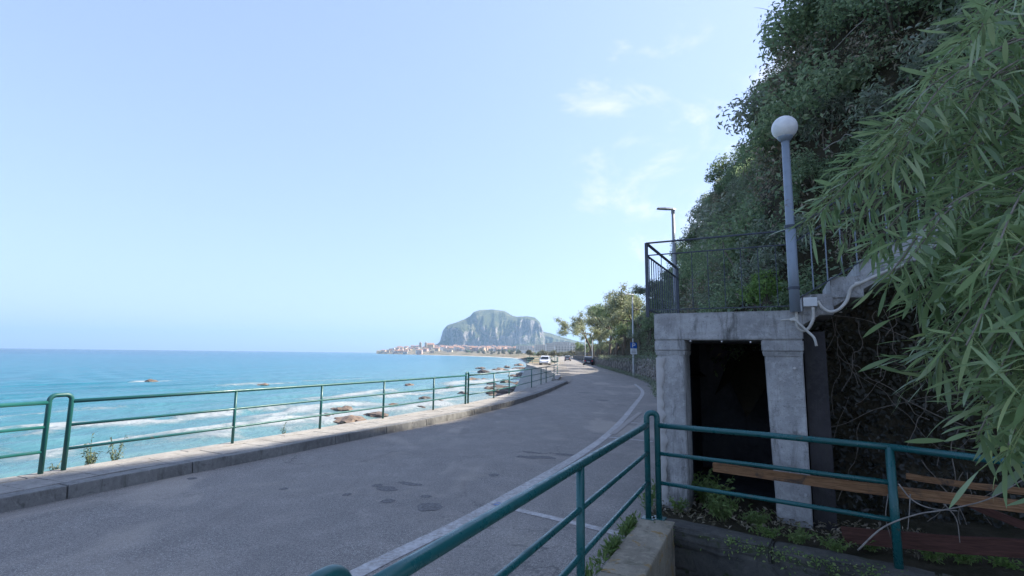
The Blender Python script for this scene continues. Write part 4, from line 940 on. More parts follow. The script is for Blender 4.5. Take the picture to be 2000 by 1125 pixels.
TV = [tree_mesh(31, 7, 1., 'leaf_roadside', 3600, .17), tree_mesh(32, 7, 1.15, 'leaf_hill_b', 5200, .17), tree_mesh(33, 7, .9, 'leaf_roadside', 3000, .19), tree_mesh(34, 7, 1.2, 'leaf_hill', 5600, .17)]
# (u base, v top, depth, variant)
TR = [(1146, 586, 112, 2), (1158, 590, 108, 0), (1163, 576, 98, 2), (1200, 566, 66, 2), (1245, 545, 47, 0), (1172, 574, 92, 0), (1190, 557, 80, 2), (1207, 560, 72, 1), (1222, 540, 62, 0), (1238, 548, 56, 3), (1250, 524, 50, 2), (1268, 520, 44, 0), (1160, 625, 88, 1), (1185, 620, 70, 1), (1210, 612, 58, 0), (1232, 608, 50, 3), (1255, 590, 42, 1), (1275, 560, 36, 3), (1130, 640, 140, 1), (1142, 652, 125, 3), (1300, 515, 38, 1), (1325, 500, 34, 3)]
TL = {0: 'pale olive tree above the roadside stone wall', 1: 'grey-green tree leaning over the roadside stone wall', 2: 'tall thin-crowned pale tree above the roadside stone wall', 3: 'dense dark green tree behind the roadside stone wall'}
for u, v, d, k in TR:
    p = dp(u, 700, d); wx = np.interp(d, WALL[:, 1], WALL[:, 0]); x = max(p[0], wx+1.0); zz = float(hill_z(x, d)[0][0]); ztp = vz(x, d, v); zz = min(zz, ztp-3.0)
    h = ztp-zz; up_ = proj((x, d, zz))[0]; ps_ = 'over the parked dark car' if up_ < 1168 else 'left of the parking sign' if up_ < 1222 else 'near the parking sign' if up_ < 1262 else 'behind the terrace corner'
    o = empty('roadside_tree', (x, d, zz), TL[k]+(', shorter, ' if v > 585 else ', tall, ')+ps_, 'tree', 'trees beyond the stone wall', random.uniform(0, 6.3)); sc = h/6.6; o.scale = (sc*(.92 if d > 85 else random.uniform(.9, 1.1)),)*2+(sc,)
    link('trunk', TV[k][0], None, o); link('crown', TV[k][1], None, o)

# ================================================================= STREET LAMPS, SIGN, CARS
def street_lamp(x, y, h, mat, label, r=.06, arm=.9, ang=math.pi):
    o = empty('street_lamp', (x, y, 0), label, 'street lamp', 'street lamps along the road')
    MB().tube([(x, y, -.1), (x, y, .5), (x, y, h)], [r*1.25, r*1.2, r*.75], 12).build('pole', mat, o, smooth=True)
    c, s = math.cos(ang), math.sin(ang); m = MB(); P = []
    for t, w, hh in ((-.12, .05, .05), (0, .10, .07), (.35, .15, .075), (.7, .12, .05), (arm, .03, .02)):
        P.append([(x+c*t-s*w, y+s*t+c*w, h+.05+t*.02), (x+c*t-s*w*.6, y+s*t+c*w*.6, h+.05+hh+t*.02), (x+c*t+s*w*.6, y+s*t-c*w*.6, h+.05+hh+t*.02), (x+c*t+s*w, y+s*t-c*w, h+.05+t*.02)])
    V = [q for a in P for q in a]; F_ = [(i*4+j, i*4+(j+1) % 4, (i+1)*4+(j+1) % 4, (i+1)*4+j) for i in range(4) for j in range(4)]+[(3, 2, 1, 0), (16, 17, 18, 19)]
    m.add(V, F_); m.build('lamp_head', mat, o, smooth=False)
    MB().box((x+c*.4, y+s*.4, h+.045), (.4, .16, .012), ang).build('lamp_panel', 'lamp_clear', o)
    MB().tube([(x, y, h-.12), (x, y, h+.07)], r*.95, 10).build('collar', mat, o); return o
lx, ly = dp(1320, 610, 22)[:2]; street_lamp(lx, ly, vz(lx, ly, 412), 'lamp_metal', 'near street lamp with flat head rising behind the terrace railing', .085, .62, R(185))
l2 = gr(1238, 737); street_lamp(l2[0], l2[1], vz(l2[0], l2[1], 577), 'lamp_pole_pale', 'pale street lamp pole carrying the blue parking sign', .07, .8, R(190))
for u, v, d, nm in ((1157, 643, 98, 'slim pale street lamp standing just right of the parked dark car'), (1143, 655, 122, 'farthest slim street lamp behind the parked dark car')):
    x, y = dp(u, 705, d)[:2]; street_lamp(x, y, vz(x, y, v), 'lamp_pole_pale', nm, .09, .9, R(190))
# parking sign on the second lamp
sx_, sy_ = l2[0], l2[1]-.12; zs1 = vz(sx_, sy_, 669); zs2 = vz(sx_, sy_, 680.5); zs3 = vz(sx_, sy_, 692)
sg_ = empty('parking_sign', (sx_, sy_, zs3), 'blue and white parking sign with a P on the lamp pole', 'sign')
MB().box((sx_, sy_, (zs1+zs2)/2), (.52, .03, zs1-zs2-.01)).build('blue_panel', 'sign_blue', sg_); MB().box((sx_, sy_, (zs2+zs3)/2), (.52, .03, zs2-zs3-.01)).build('white_panel', 'sign_white', sg_)
hh = (zs1-zs2)*.68; zc = (zs1+zs2)/2; m = MB(); m.box((sx_-.09, sy_-.022, zc), (.075, .012, hh))
for (dx, dz, w, h) in ((.02, hh*.44, .16, .06), (.02, hh*.02, .16, .06), (.105, hh*.23, .07, hh*.36)): m.box((sx_+dx, sy_-.022-.001*(dx > .1), zc+dz), (w, .012, h))
m.build('letter_p', 'sign_white', sg_)
m = MB()
for k in range(3): m.box((sx_, sy_-.02, zs3+(zs2-zs3)*(.3+.22*k)), (.38-.06*k, .008, .035))
m.build('text_lines', 'sign_grey', sg_); MB().box((sx_, sy_+.05, (zs2)), (.06, .08, .06)).build('bracket', 'lamp_metal', sg_)

def car(loc, rz, paintmat, label, scale=1.):
    o = empty('parked_car', loc, label, 'car', 'parked cars'); o.rotation_euler.z = rz; o.scale = (scale,)*3
    # lengthways x, front +x.  profile stations: x, zlow, zbelt, halfwidth
    st = [(-1.98, .38, .62, .62), (-1.9, .25, .80, .76), (-1.5, .2, .88, .83), (-.6, .18, .90, .86), (.6, .18, .90, .86), (1.3, .2, .84, .84), (1.8, .24, .70, .76), (1.98, .36, .55, .6)]
    m = MB(); V = []
    for x, zl_, zb2, w in st: V += [(x, -w, zl_), (x, -w*1.02, (zl_+zb2)/2), (x, -w*.96, zb2), (x, w*.96, zb2), (x, w*1.02, (zl_+zb2)/2), (x, w, zl_)]
    F_ = [(i*6+j, (i+1)*6+j, (i+1)*6+(j+1) % 6, i*6+(j+1) % 6) for i in range(len(st)-1) for j in range(6)]+[(0, 1, 2, 3, 4, 5), tuple(range(len(st)*6-1, len(st)*6-7, -1))]
    m.add(V, F_); b = m.build('body', paintmat, o, world=False); smooth_by_angle(b, 35)
    m = MB(); cb = [(-1.82, .86, .80), (-1.45, 1.38, .66), (-.9, 1.48, .64), (.2, 1.47, .64), (.65, 1.36, .64), (1.25, .86, .78)]
    V = [];
    for x, z, w in cb: V += [(x, -w, z), (x, w, z)]
    nb = len(cb); V += [(x, -.82, .84) for x, z, w in cb]+[(x, .82, .84) for x, z, w in cb]
    F_ = [(i*2, i*2+2, i*2+3, i*2+1) for i in range(nb-1)]
    for i in range(nb-1): F_.append((2*nb+i, 2*nb+i+1, (i+1)*2, i*2)); F_.append((3*nb+i+1, 3*nb+i, i*2+1, (i+1)*2+1))
    m.add(V, F_); b2 = m.build('cabin', paintmat, o, world=False)
    m = MB(); m.add([(-1.80, -.66, .95), (-1.52, -.58, 1.34), (-1.52, .58, 1.34), (-1.80, .66, .95)], [(0, 1, 2, 3)]); 
    for v_ in range(4): m.v[v_] = (m.v[v_][0]-.03, m.v[v_][1], m.v[v_][2]+.01)
    m.build('rear_window', 'car_glass', o, world=False)
    m = MB(); m.add([(1.17, -.64, .95), (.72, -.56, 1.34), (.72, .56, 1.34), (1.17, .64, .95)], [(3, 2, 1, 0)])
    for v_ in range(4): m.v[v_] = (m.v[v_][0]+.035, m.v[v_][1], m.v[v_][2]+.01)
    m.build('windscreen', 'car_glass', o, world=False)
    for s_ in (-1, 1):
        for (xa, xb, xc, xd) in ((-1.45, -.35, -.35, -1.2), (-.27, .95, .52, -.27)):
            m = MB(); m.add([(xa, s_*.83, .93), (xb, s_*.83, .93), (xc, s_*.685, 1.36), (xd, s_*.685, 1.36)], [(0, 1, 2, 3)]); m.build('side_window', 'car_glass', o, world=False)
        MB().box((-1.93, s_*.62, .74), (.09, .2, .22)).build('tail_light', 'lamp_red', o, world=False); MB().box((1.86, s_*.56, .62), (.10, .26, .14)).build('headlight', 'lamp_clear', o, world=False)
        MB().box((.75, s_*.95, .98), (.1, .2, .13)).build('mirror', paintmat, o, world=False)
        for x in (-1.22, 1.25):
            w = MB().tube([(x, s_*.62, .3), (x, s_*.88, .3)], .3, 18).build('wheel', 'tyre_mat', o, world=False); MB().tube([(x, s_*.86, .3), (x, s_*.892, .3)], .19, 14).build('rim', 'rim_mat', w, world=False)
    MB().box((-1.99, 0, .55), (.03, .46, .11)).build('number_plate', 'plate_white', o, world=False); MB().box((-1.97, 0, .38), (.1, 1.5, .12)).build('bumper', 'car_dark', o, world=False)
    return o
c1 = gr(1152, 713.2); car((c1[0], c1[1]+2, 0), math.atan2(95, 12)+.02, 'car_dark', 'dark hatchback parked beside the stone wall on the right')
c2 = dp(1109, 704, 150); car((c2[0], c2[1], 0), R(80), 'car_grey', 'tiny grey car far along the road at its vanishing end')
c3 = dp(1065, 712, 86); car((c3[0], c3[1], .06), R(262), 'car_white', 'white car parked on the promenade behind the green railing', 1.)

# ================================================================= FAR SHORE: mountain, headland, town
SKY_ = [(835, 678), (852, 673), (858, 668), (864, 645), (872, 636), (890, 630), (905, 624), (916, 618), (923, 610), (935, 606), (960, 604.5), (985, 608), (1000, 617), (1010, 619.5), (1030, 619), (1044, 621), (1054, 630), (1061, 648), (1075, 651), (1090, 656), (1110, 662), (1130, 667), (1160, 671), (1230, 676)]
CLF_ = [(835, 679), (858, 670), (872, 641), (905, 638), (925, 641), (960, 638), (985, 634), (1000, 629), (1020, 623), (1045, 625), (1056, 636), (1063, 655), (1090, 662), (1130, 671), (1230, 678)]
us = np.linspace(836, 1228, 330); D0 = 2900.
sv = np.interp(us, *zip(*SKY_)); cv = np.interp(us, *zip(*CLF_)); V = []; rows = 64
for u, a, b in zip(us, sv, cv):
    zr_ = dp(u, a, D0+320)[2]; zc_ = min(dp(u, b, D0)[2], zr_-1); x = dp(u, 690, D0)[0]; foot = max(20, zc_*.28)
    for j in range(rows):
        t = j/(rows-1)
        if t < .12: q = t/.12; y, z = D0-230+150*q, -6+(foot+6)*q**1.2
        elif t < .55: q = (t-.12)/.43; y, z = D0-80+80*q**1.5, foot+(zc_-foot)*q
        elif t < .85: q = (t-.55)/.30; y, z = D0+320*q, zc_+(zr_-zc_)*math.sin(q*math.pi/2)
        else: q = (t-.85)/.15; y, z = D0+320+500*q, zr_*(1-q*.9)
        k = math.sin(math.pi*min(1, max(0, (t-.05)/.8)))
        dy = k*(70*fbm(x*.011, z*.006, 2.)+26*fbm(x*.035, z*.012, 5.)+10*fbm(x*.1, z*.04, 7.)); dz = k*4*fbm(x*.03, y*.03, 1.) if t < .85 else 0
        xx = x*(y/D0) if True else x
        V.append((xx, y+dy, z+dz*(0 if abs(t-.85) < .03 else 1)))
n = len(us); Fq = [(i*rows+j, (i+1)*rows+j, (i+1)*rows+j+1, i*rows+j+1) for i in range(n-1) for j in range(rows-1)]
tag(mesh_np('mountain', V, Fq, 'mountain_rock', smooth=False), 'huge limestone headland rising behind the town', kind='structure')
# headland ground
shu = np.array([737, 760, 790, 840, 900, 960, 1010, 1060, 1110, 1160, 1240.]); shd = np.array([tip[1], 2020, 1800, 1529, 1270, 1012, 724, 560, 480, 430, 400.])
TOPZ = np.array([10, 16, 24, 34, 34, 34, 30, 26, 26, 26, 26.])
def ground_d(u, f): d0 = np.interp(u, shu, shd); d1 = np.interp(u, [737, 790, 840, 1000, 1240], [2320, 2450, 2700, 2800, 2800]); return d0+(d1-d0)*f
def town_z(u, f): tz = np.interp(u, shu, TOPZ); return SEA+.5+(tz-SEA)*np.clip(f, 0, 1)**(.9)*1.0
V = []; uu = np.linspace(735, 1260, 150); ff = np.r_[np.linspace(-.02, .2, 14), np.linspace(.25, 1, 16)]
for u in uu:
    for f in ff:
        d = ground_d(u, f); p = dp(u, 690, d); V.append((p[0], p[1], town_z(u, f) if f > 0 else SEA-1.5))
n, w = len(uu), len(ff); Fq = [(i*w+j, (i+1)*w+j, (i+1)*w+j+1, i*w+j+1) for i in range(n-1) for j in range(w-1)]
tag(mesh_np('headland', V, Fq, 'headland_ground', smooth=True), 'low headland carrying the old town', kind='structure')
V = []
for u in np.linspace(800, 1030, 80):
    for f, z in ((-.015, -1.2), (.0, .25), (.03, 1.4)): d = ground_d(u, f); p = dp(u, 690, d); V.append((p[0], p[1], SEA+z))
simple('far_sand', (.55, .47, .36), .95, .1, .1)
tag(mesh_np('far_beach', V, [(i*3+j, (i+1)*3+j, (i+1)*3+j+1, i*3+j+1) for i in range(79) for j in range(2)], 'far_sand', smooth=True), 'pale sandy beach in front of the town', kind='structure')
# coast plain behind the near road, right
m = MB(); m.add([(4, 120, -.3), (14, 300, -.3), (12, 700, -.3), (300, 900, -.3), (300, 320, -.3), (60, 300, -.3), (20, 120, -.3)], [tuple(range(6, -1, -1))]); tag(m.build('coastal_plain', 'headland_ground'), 'flat ground between the road and the town', kind='structure')
# houses: shared meshes by colour and roof
def house_mesh(matw, roof, k):
    rs = random.Random(k); m = MB(); m.box((0, 0, .5), (1, 1, 1)); w = m.build('wall', matw); mw = w.data; bpy.data.objects.remove(w)
    m = MB()
    if roof == 'gable': m.add([(-.54, -.55, 1.001), (.54, -.55, 1.001), (.54, .55, 1.001), (-.54, .55, 1.001), (-.54, 0, 1.26), (.54, 0, 1.26)], [(0, 1, 5, 4), (2, 3, 4, 5), (1, 2, 5), (3, 0, 4), (3, 2, 1, 0)])
    else: m.box((0, 0, 1.03), (1.04, 1.04, .055)); m.box((.2, .1, 1.12), (.3, .35, .13))
    r_ = m.build('roof', 'roof_tile' if roof == 'gable' else 'roof_flat'); mr_ = r_.data; bpy.data.objects.remove(r_)
    m = MB()
    for z in (.2, .5, .8):
        for x in (-.3, 0, .3):
            if rs.random() < .85: m.box((x, -.503, z), (.13, .02, .16))
    w = m.build('window_row', 'window_dark'); mn = w.data; bpy.data.objects.remove(w); return mw, mr_, mn
HM = {}
for i, (n_, c_) in enumerate(HW):
    for rf in ('gable', 'flat'): HM[(i, rf)] = house_mesh(n_, rf, i)
HL = ['cream', 'peach', 'sandy ochre', 'white', 'pink', 'grey']
def zone(u): return 'near the tip of the headland' if u < 790 else 'below the cathedral' if u < 870 else 'at the foot of the great rock' if u < 1000 else 'right of the beach'
cnt = 0
for k in range(285):
    u = 742+random.random()**.85*(1075-742); f = random.random()**.8*.98+.02
    if u < 800: f = random.uniform(.02, .95)
    if u > 880: f = max(f, .30 if u < 1000 else .42)
    d = ground_d(u, f); z = town_z(u, f); p = dp(u, 690, d); i = random.choices(range(6), [6, 6, 4, 3, 4, 3])[0] if u < 960 else random.choices(range(6), [4, 4, 2, 6, 2, 3])[0]
    rf = 'gable' if random.random() < .6 else 'flat'; sx, sy, sz = random.uniform(9, 19), random.uniform(9, 15), random.uniform(7, 13)
    if u < 775: sz *= .75
    o = empty('town_house', (p[0], p[1], z-1.5), f'{HL[i]} town house with {"pitched tile" if rf == "gable" else "flat"} roof {zone(u)}', 'house', f'{HL[i]} {rf} roofed town houses {zone(u)}', random.uniform(-.5, .5)); o.scale = (sx, sy, sz)
    a, b, c_ = HM[(i, rf)]; link('wall', a, None, o); link('roof', b, None, o); link('window_row', c_, None, o)
# cathedral with two towers
dC = 2080.
ct = dp(826, 680, dC); cz = town_z(826, .75); ca = empty('cathedral', (ct[0], ct[1], cz), 'old stone cathedral with two square towers rising over the town roofs', 'cathedral')
pxm = dC/1000
for u in (821, 831.5):
    p = dp(u, 680, dC); zt_ = dp(u, 669.5, dC)[2]; w = 9.; tw = MB().box((p[0], p[1], (cz+zt_)/2), (w, w, zt_-cz)).build('tower', 'stone_gold', ca)
    m = MB(); zz = dp(u, 666.6, dC)[2]; m.add([(p[0]-w/2, p[1]-w/2, zt_), (p[0]+w/2, p[1]-w/2, zt_), (p[0]+w/2, p[1]+w/2, zt_), (p[0]-w/2, p[1]+w/2, zt_), (p[0], p[1], zz)], [(0, 1, 4), (1, 2, 4), (2, 3, 4), (3, 0, 4)]); m.build('tower_roof', 'roof_flat', tw)
    for dz in (5, 13): MB().box((p[0], p[1]-w/2-.05, zt_-dz), (2.4, .3, 4)).build('belfry_window', 'window_dark', tw)
p0_ = dp(834, 680, dC+10); p1_ = dp(846, 680, dC+10); zt_ = dp(838, 673, dC)[2]; MB().box(((p0_[0]+p1_[0])/2, dC+25, (cz+zt_)/2), (p1_[0]-p0_[0], 30, zt_-cz)).build('nave', 'stone_gold', ca)
m = MB(); x0, x1 = p0_[0]-1, p1_[0]+1; m.add([(x0, dC+8, zt_), (x1, dC+8, zt_), (x1, dC+42, zt_), (x0, dC+42, zt_), (x0, dC+25, zt_+7), (x1, dC+25, zt_+7)], [(0, 1, 5, 4), (2, 3, 4, 5), (1, 2, 5), (3, 0, 4)]); m.build('roof', 'roof_tile', ca)
# white apartment blocks on the right
AB = [(1045, 1066, 673.5, 684, 900, 3, 'low white apartment block left of the taller white ones'), (1067, 1082, 671, 686, 820, 4, 'narrow white apartment block with four storeys behind the beach'), (1084, 1124, 675, 690, 640, 3, 'long white apartment block nearest the road end'), (1080, 1112, 668, 676, 1000, 3, 'pale apartment block rising behind the long white block'), (1114, 1130, 670, 690, 700, 5, 'tall pale apartment block half hidden by the roadside trees'), (1008, 1040, 675.5, 683, 1100, 2, 'broad low pale building beside the beach')]
for u0, u1, v0, v1, d, fl, lb in AB:
    a = dp(u0, v1, d); b = dp(u1, v1, d); zt_ = dp(u0, v0, d)[2]; zb2 = -1.; wd = b[0]-a[0]; cx = (a[0]+b[0])/2
    o = empty('apartment_block', (cx, d+7, zb2), lb, 'building', 'white apartment blocks behind the beach'); MB().box((cx, d+7, (zb2+zt_)/2), (wd, 14, zt_-zb2)).build('wall', 'house_white', o)
    MB().box((cx, d+7, zt_+.25), (wd+.8, 14.8, .5)).build('roof', 'roof_flat', o); vis = dp(u0, v1, d)[2]; fh = (zt_-vis)/fl; nwn = max(4, int(wd/3.4))
    for i in range(fl):
        for k in range(nwn):
            MB().box((a[0]+wd*(k+.5)/nwn, d-.03, zt_-fh*(i+.55)), (wd/nwn*.45, .12, fh*.5)).build('window', 'window_dark', o)
        MB().box((cx, d-.5, zt_-fh*(i+.92)), (wd*.96, 1.0, .25)).build('balcony', 'house_grey', o)
# promenade trees in front of the town: shared small crowns
def bush_mesh(seed, mat):
    P, N, C, rs = shrub_parts(seed, 14, 420, 1., .2, 1.0); o = leaf_mesh('crown', P, N, .30, mat, aspect=.7, stuff=False, rs=rs); me = o.data; bpy.data.objects.remove(o)
    o = MB().tube([(0, 0, -.9), (0, 0, .5)], [.06, .04], 5).build('trunk', 'bark'); mt = o.data; bpy.data.objects.remove(o); return me, mt
BV = [bush_mesh(51, 'leaf_far_bush'), bush_mesh(52, 'leaf_far_bush'), bush_mesh(53, 'leaf_hill')]
for k in range(110):
    u = 880+random.random()**.7*250; f = .03+random.random()*.25
    d = ground_d(u, f)
    if u > 1030: d = random.uniform(300, 620)
    p = dp(u, 690, d); z = max(-.6, town_z(u, f)) if u < 1030 else -.3; b = BV[random.choices([0, 1, 2], [5, 5, 2])[0]]; sc = random.uniform(2.5, 4.6)
    if u > 1030: sc = random.uniform(1.6, 2.8)
    dk = b is BV[2]; zn = 'behind the town beach' if u < 960 else 'between beach and white apartments' if u < 1060 else 'below the white apartment blocks'
    o = empty('shore_tree', (p[0], p[1], z+sc*.75), f'{"dark green" if dk else "brown bare"} rounded tree {zn}', 'tree', f'{"dark" if dk else "brown"} trees {zn}', random.uniform(0, 6)); o.scale = (sc, sc, sc*random.uniform(.8, 1.1)); link('crown', b[0], None, o); link('trunk', b[1], None, o)

# ================================================================= FOREGROUND ACACIA
tb = np.array([3.75, 2.55, -.1])
ac = empty('acacia_tree', tb, 'wattle tree with long narrow green leaves hanging in at right', 'tree')
m = MB(); TRK = catmull([tb+np.array(o) for o in [(0, 0, -.3), (.05, .05, .9), (-.02, .15, 1.9), (-.1, .2, 2.9), (-.15, .35, 3.9), (-.3, .5, 4.8)]], 5)
m.tube(TRK, list(np.linspace(.09, .035, len(TRK))), 10); m.build('trunk', 'bark', ac, smooth=True)
UP = [(1560, 430), (1600, 395), (1680, 300), (1740, 235), (1830, 130), (1900, 60), (2000, 5), (2120, -60)]
LO = [(1560, 440), (1620, 470), (1700, 505), (1755, 560), (1775, 640), (1790, 720), (1840, 760), (1900, 830), (1960, 885), (2120, 960)]
LV, LR, LD = [], [], []; NS = 6
def blade(p, d, up, L, w, bend, rs):
    """curved narrow leaf: NS+1 pairs"""
    d = d.normalized(); s = d.cross(up); s = s.normalized() if s.length > 1e-4 else d.orthogonal().normalized(); n = s.cross(d); P = []; tw = rs.gauss(0, .35)
    for i in range(NS+1):
        t = i/NS; c = p+d*L*t+n*(-bend*L*t*t); wd = w*(math.sin(math.pi*min(1, t*.93+.07))**.75)*.5 if i < NS else .0006
        if i == 0: wd = w*.09
        ss = (s*math.cos(tw*t)+n*math.sin(tw*t)); P.append(c+ss*wd); P.append(c-ss*wd)
    return P
rs = random.Random(5); BR = MB(); GT = MB(); big_leaves = []
tips = []
guard = 0
while len(tips) < 105 and guard < 9000:
    guard += 1; u = rs.uniform(1570, 2120); v = rs.uniform(-60, 930)
    if not (np.interp(u, *zip(*UP)) < v < np.interp(u, *zip(*LO))): continue
    d = rs.uniform(2.15, 3.5)
    if u > 1850 and v > 500: d = rs.uniform(1.55, 2.6)
    if u < 1720: d = rs.uniform(2.9, 3.7)
    if u > 1990 and rs.random() < .3: continue
    if any(abs(u-a) < 26 and abs(v-b) < 26 for a, b, c in tips): continue
    tips.append((u, v, d))
# lead tips that give the outline
tips += [(1575, 432, 3.5), (1640, 340, 3.4), (1600, 400, 3.4), (1700, 480, 3.2), (1780, 610, 2.6), (1790, 700, 2.4), (1815, 745, 2.4), (1910, 850, 1.9), (1965, 880, 1.8), (1935, 780, 2.0), (1760, 560, 2.8), (1890, 90, 2.6), (1820, 150, 2.8), (1745, 260, 3.0), (1690, 330, 3.2)]
for (u, v, d) in tips:
    tip_ = Vector(tuple(dp(u, v, d))); k = int(np.clip((tip_.z+.4)/4.6, .18, .98)*(len(TRK)-1)); r0 = Vector(tuple(TRK[k])); dist = (tip_-r0).length
    c1_ = r0+(tip_-r0)*.4+Vector((0, 0, .22*dist)); c2_ = r0+(tip_-r0)*.8+Vector((0, 0, .14*dist)); path = [Vector(tuple(p)) for p in catmull([r0, c1_, c2_, tip_], 6)]
    BR.tube(path, list(np.linspace(.008, .0025, len(path))), 5, False)
    nl = rs.randint(44, 66)
    for q in range(nl):
        t = 1-.62*rs.random()**1.25; x = t*(len(path)-1); i = min(int(x), len(path)-2); p = path[i].lerp(path[i+1], x-i); bd = (path[i+1]-path[i]).normalized()
        side = Vector((rs.gauss(0, 1), rs.gauss(0, 1), rs.gauss(0, 1))); side = (side-bd*side.dot(bd)).normalized()
        dr = (bd*.55+side*.9+Vector((0, 0, rs.uniform(-.6, .15)))).normalized(); L = rs.uniform(.07, .19)*(1.0 if d > 2.2 else .95); w = L*rs.uniform(.10, .17)
        if u < 1780: L *= .88; w *= .9
        if u > 1850 and v > 480: w *= 1.3
        off = p+side*rs.uniform(0, .03)
        if rs.random() < .35:                                        # on a side twig
            q2 = p+(side*.6+bd*.6).normalized()*rs.uniform(.04, .16); GT.tube([p, q2], [.0025, .0014], 4, False); off = q2
        uu_, vv_ = proj(off)
        if rs.random() < .12: L *= 1.25
        LV.append((off, dr, L, w, rs.uniform(-.18, .5), uu_, vv_, d))
order = sorted(range(len(LV)), key=lambda i: -(LV[i][2]/LV[i][7] if (1500 < LV[i][5] < 2000 and 0 < LV[i][6] < 1125) else 0)); bigset = set(order[:290])
# shared blade meshes for the leaves that are objects of their own
BM = []
for k in range(8):
    P = blade(Vector((0, 0, 0)), Vector((1, 0, 0)), Vector((0, 0, 1)), 1., rs.uniform(.09, .145), rs.uniform(.02, .40), rs); Fq = [(2*i, 2*i+1, 2*i+3, 2*i+2) for i in range(NS)]
    o = mesh_np('leaf', [tuple(p) for p in P], Fq, 'leaf_acacia', smooth=True, attrs={'rnd': ('POINT', np.full(len(P), k/8+.06))}); BM.append(o.data); bpy.data.objects.remove(o)
V, Fq, RN = [], [], []; oa = Vector(tuple(org(ac)))
for i, (p, d_, L, w, bend, u_, v_, dd) in enumerate(LV):
    if i in bigset:
        o = link('leaf', rs.choice(BM), None, ac); x = d_; y = x.cross(Vector((rs.gauss(0, .4), rs.gauss(0, .4), 1))).normalized(); z = x.cross(y); z, y = (z, y) if z.z > 0 else (-z, -y)
        M = Matrix((x*L, y*L*rs.uniform(.8, 1.2), z*L)).transposed().to_4x4(); M.translation = p-oa; o.matrix_local = M; continue
    P = blade(p, d_, Vector((rs.gauss(0, .5), rs.gauss(0, .5), 1)), L, w, bend, rs); k = len(V); V += [tuple(q) for q in P]; Fq += [(k+2*i2, k+2*i2+1, k+2*i2+3, k+2*i2+2) for i2 in range(NS)]; RN += [rs.random()]*len(P)
o = mesh_np('foliage', V, Fq, 'leaf_acacia', ac, smooth=True, attrs={'rnd': ('POINT', RN)}); o['kind'] = 'stuff'
BR.build('branches', 'twig', ac, smooth=True); GT.build('twigs', 'twig_green', ac)

# ================================================================= WEEDS AND SMALL STUFF
def weed(name, base, h, nst, lmat, label, group=None, lsize=.04, spread=.5, seed=1, aspect=.45, nleaf=12, flower=0):
    rs = random.Random(seed); o = empty(name, base, label, 'plant', group); m = MB(); P, N = [], []; b = Vector(tuple(map(float, base))); ends = []
    for k in range(nst):
        a = rs.uniform(0, 6.3); l = h*rs.uniform(.5, 1.1); e = b+Vector((math.cos(a)*spread*h*rs.uniform(.2, 1), math.sin(a)*spread*h*rs.uniform(.2, 1), l)); mid = b.lerp(e, .5)+Vector((0, 0, .08*h)); pth = [b+Vector((rs.gauss(0, .03), rs.gauss(0, .03), 0)), mid, e]; m.tube(pth, [.004, .003, .0015], 4, False); ends.append(e)
        for q in range(nleaf):
            t = rs.uniform(.2, 1.02); p = pth[0].lerp(mid, t*2) if t < .5 else mid.lerp(e, t*2-1); P.append(tuple(p)); N.append((rs.gauss(0, .6), rs.gauss(0, .6), .8))
    m.build('stems', 'twig_green', o); leaf_mesh('foliage', np.array(P), np.array(N), lsize, lmat, o, aspect=aspect, droop=.2, stuff=True)
    if flower:
        m = MB()
        for e in ends[:flower]: m.sphere(e+Vector((0, 0, .01)), .014, 8, 5, (1, 1, .5))
        m.build('flowers', 'petal', o)
    return o
LG = 'weeds on the ledge'
def on_ledge(a, b): p = PA+e1*a+e2*b; return (p[0], p[1], .01)
weed('leafy_weed', on_ledge(.62, .1), .34, 26, 'leaf_grass', 'bushy green weed growing in the doorway by the right pillar', LG, .05, .6, 3, .5, 16)
weed('leafy_weed', on_ledge(.45, .35), .42, 20, 'leaf_grass', 'tall weed in the dark of the doorway', LG, .055, .6, 4, .5, 14)
weed('leafy_weed', on_ledge(.72, -.18), .24, 30, 'leaf_grass', 'low spreading weed in front of the doorway', LG, .045, .95, 5, .45, 14)
weed('leafy_weed', on_ledge(.25, -.12), .14, 18, 'leaf_bright', 'small pale weed beside the left pillar', LG, .035, 1., 6, .5, 10)
weed('flowering_weed', on_ledge(.30, .30), .35, 6, 'leaf_grass', 'thin weed with yellow flowers inside the doorway', LG, .03, .4, 7, .5, 6, 3)
weed('leafy_weed', on_ledge(1.05, -.22), .16, 22, 'leaf_grass', 'trailing weed at the foot of the right pillar', LG, .04, 1.3, 8, .4, 12)
wp = gr(1345, 1082, -.32); weed('leafy_weed', (wp[0], wp[1], -.42), .16, 26, 'leaf_bright', 'small bright weed sprouting from the face of the ledge wall', LG, .05, .9, 9, .55, 12)
for k, (u, v) in enumerate([(1630, 1078), (1560, 1062), (1700, 1075), (1880, 1100), (1820, 1095), (1960, 1110), (1500, 1050)]):
    p = gr(u, v, .03); weed('grass_tuft', tuple(p), .12, 24, 'leaf_bright' if k > 2 else 'leaf_grass', ['low weed patch under the lower rail', 'small weed patch right of the doorway', 'weed patch left of the railing post', 'bright grass patch at the lower right edge', 'bright grass patch right of the railing post', 'bright grass patch in the lower right corner', 'small weed patch below the doorway'][k], LG, .035, 1.6, 20+k, .35, 8)
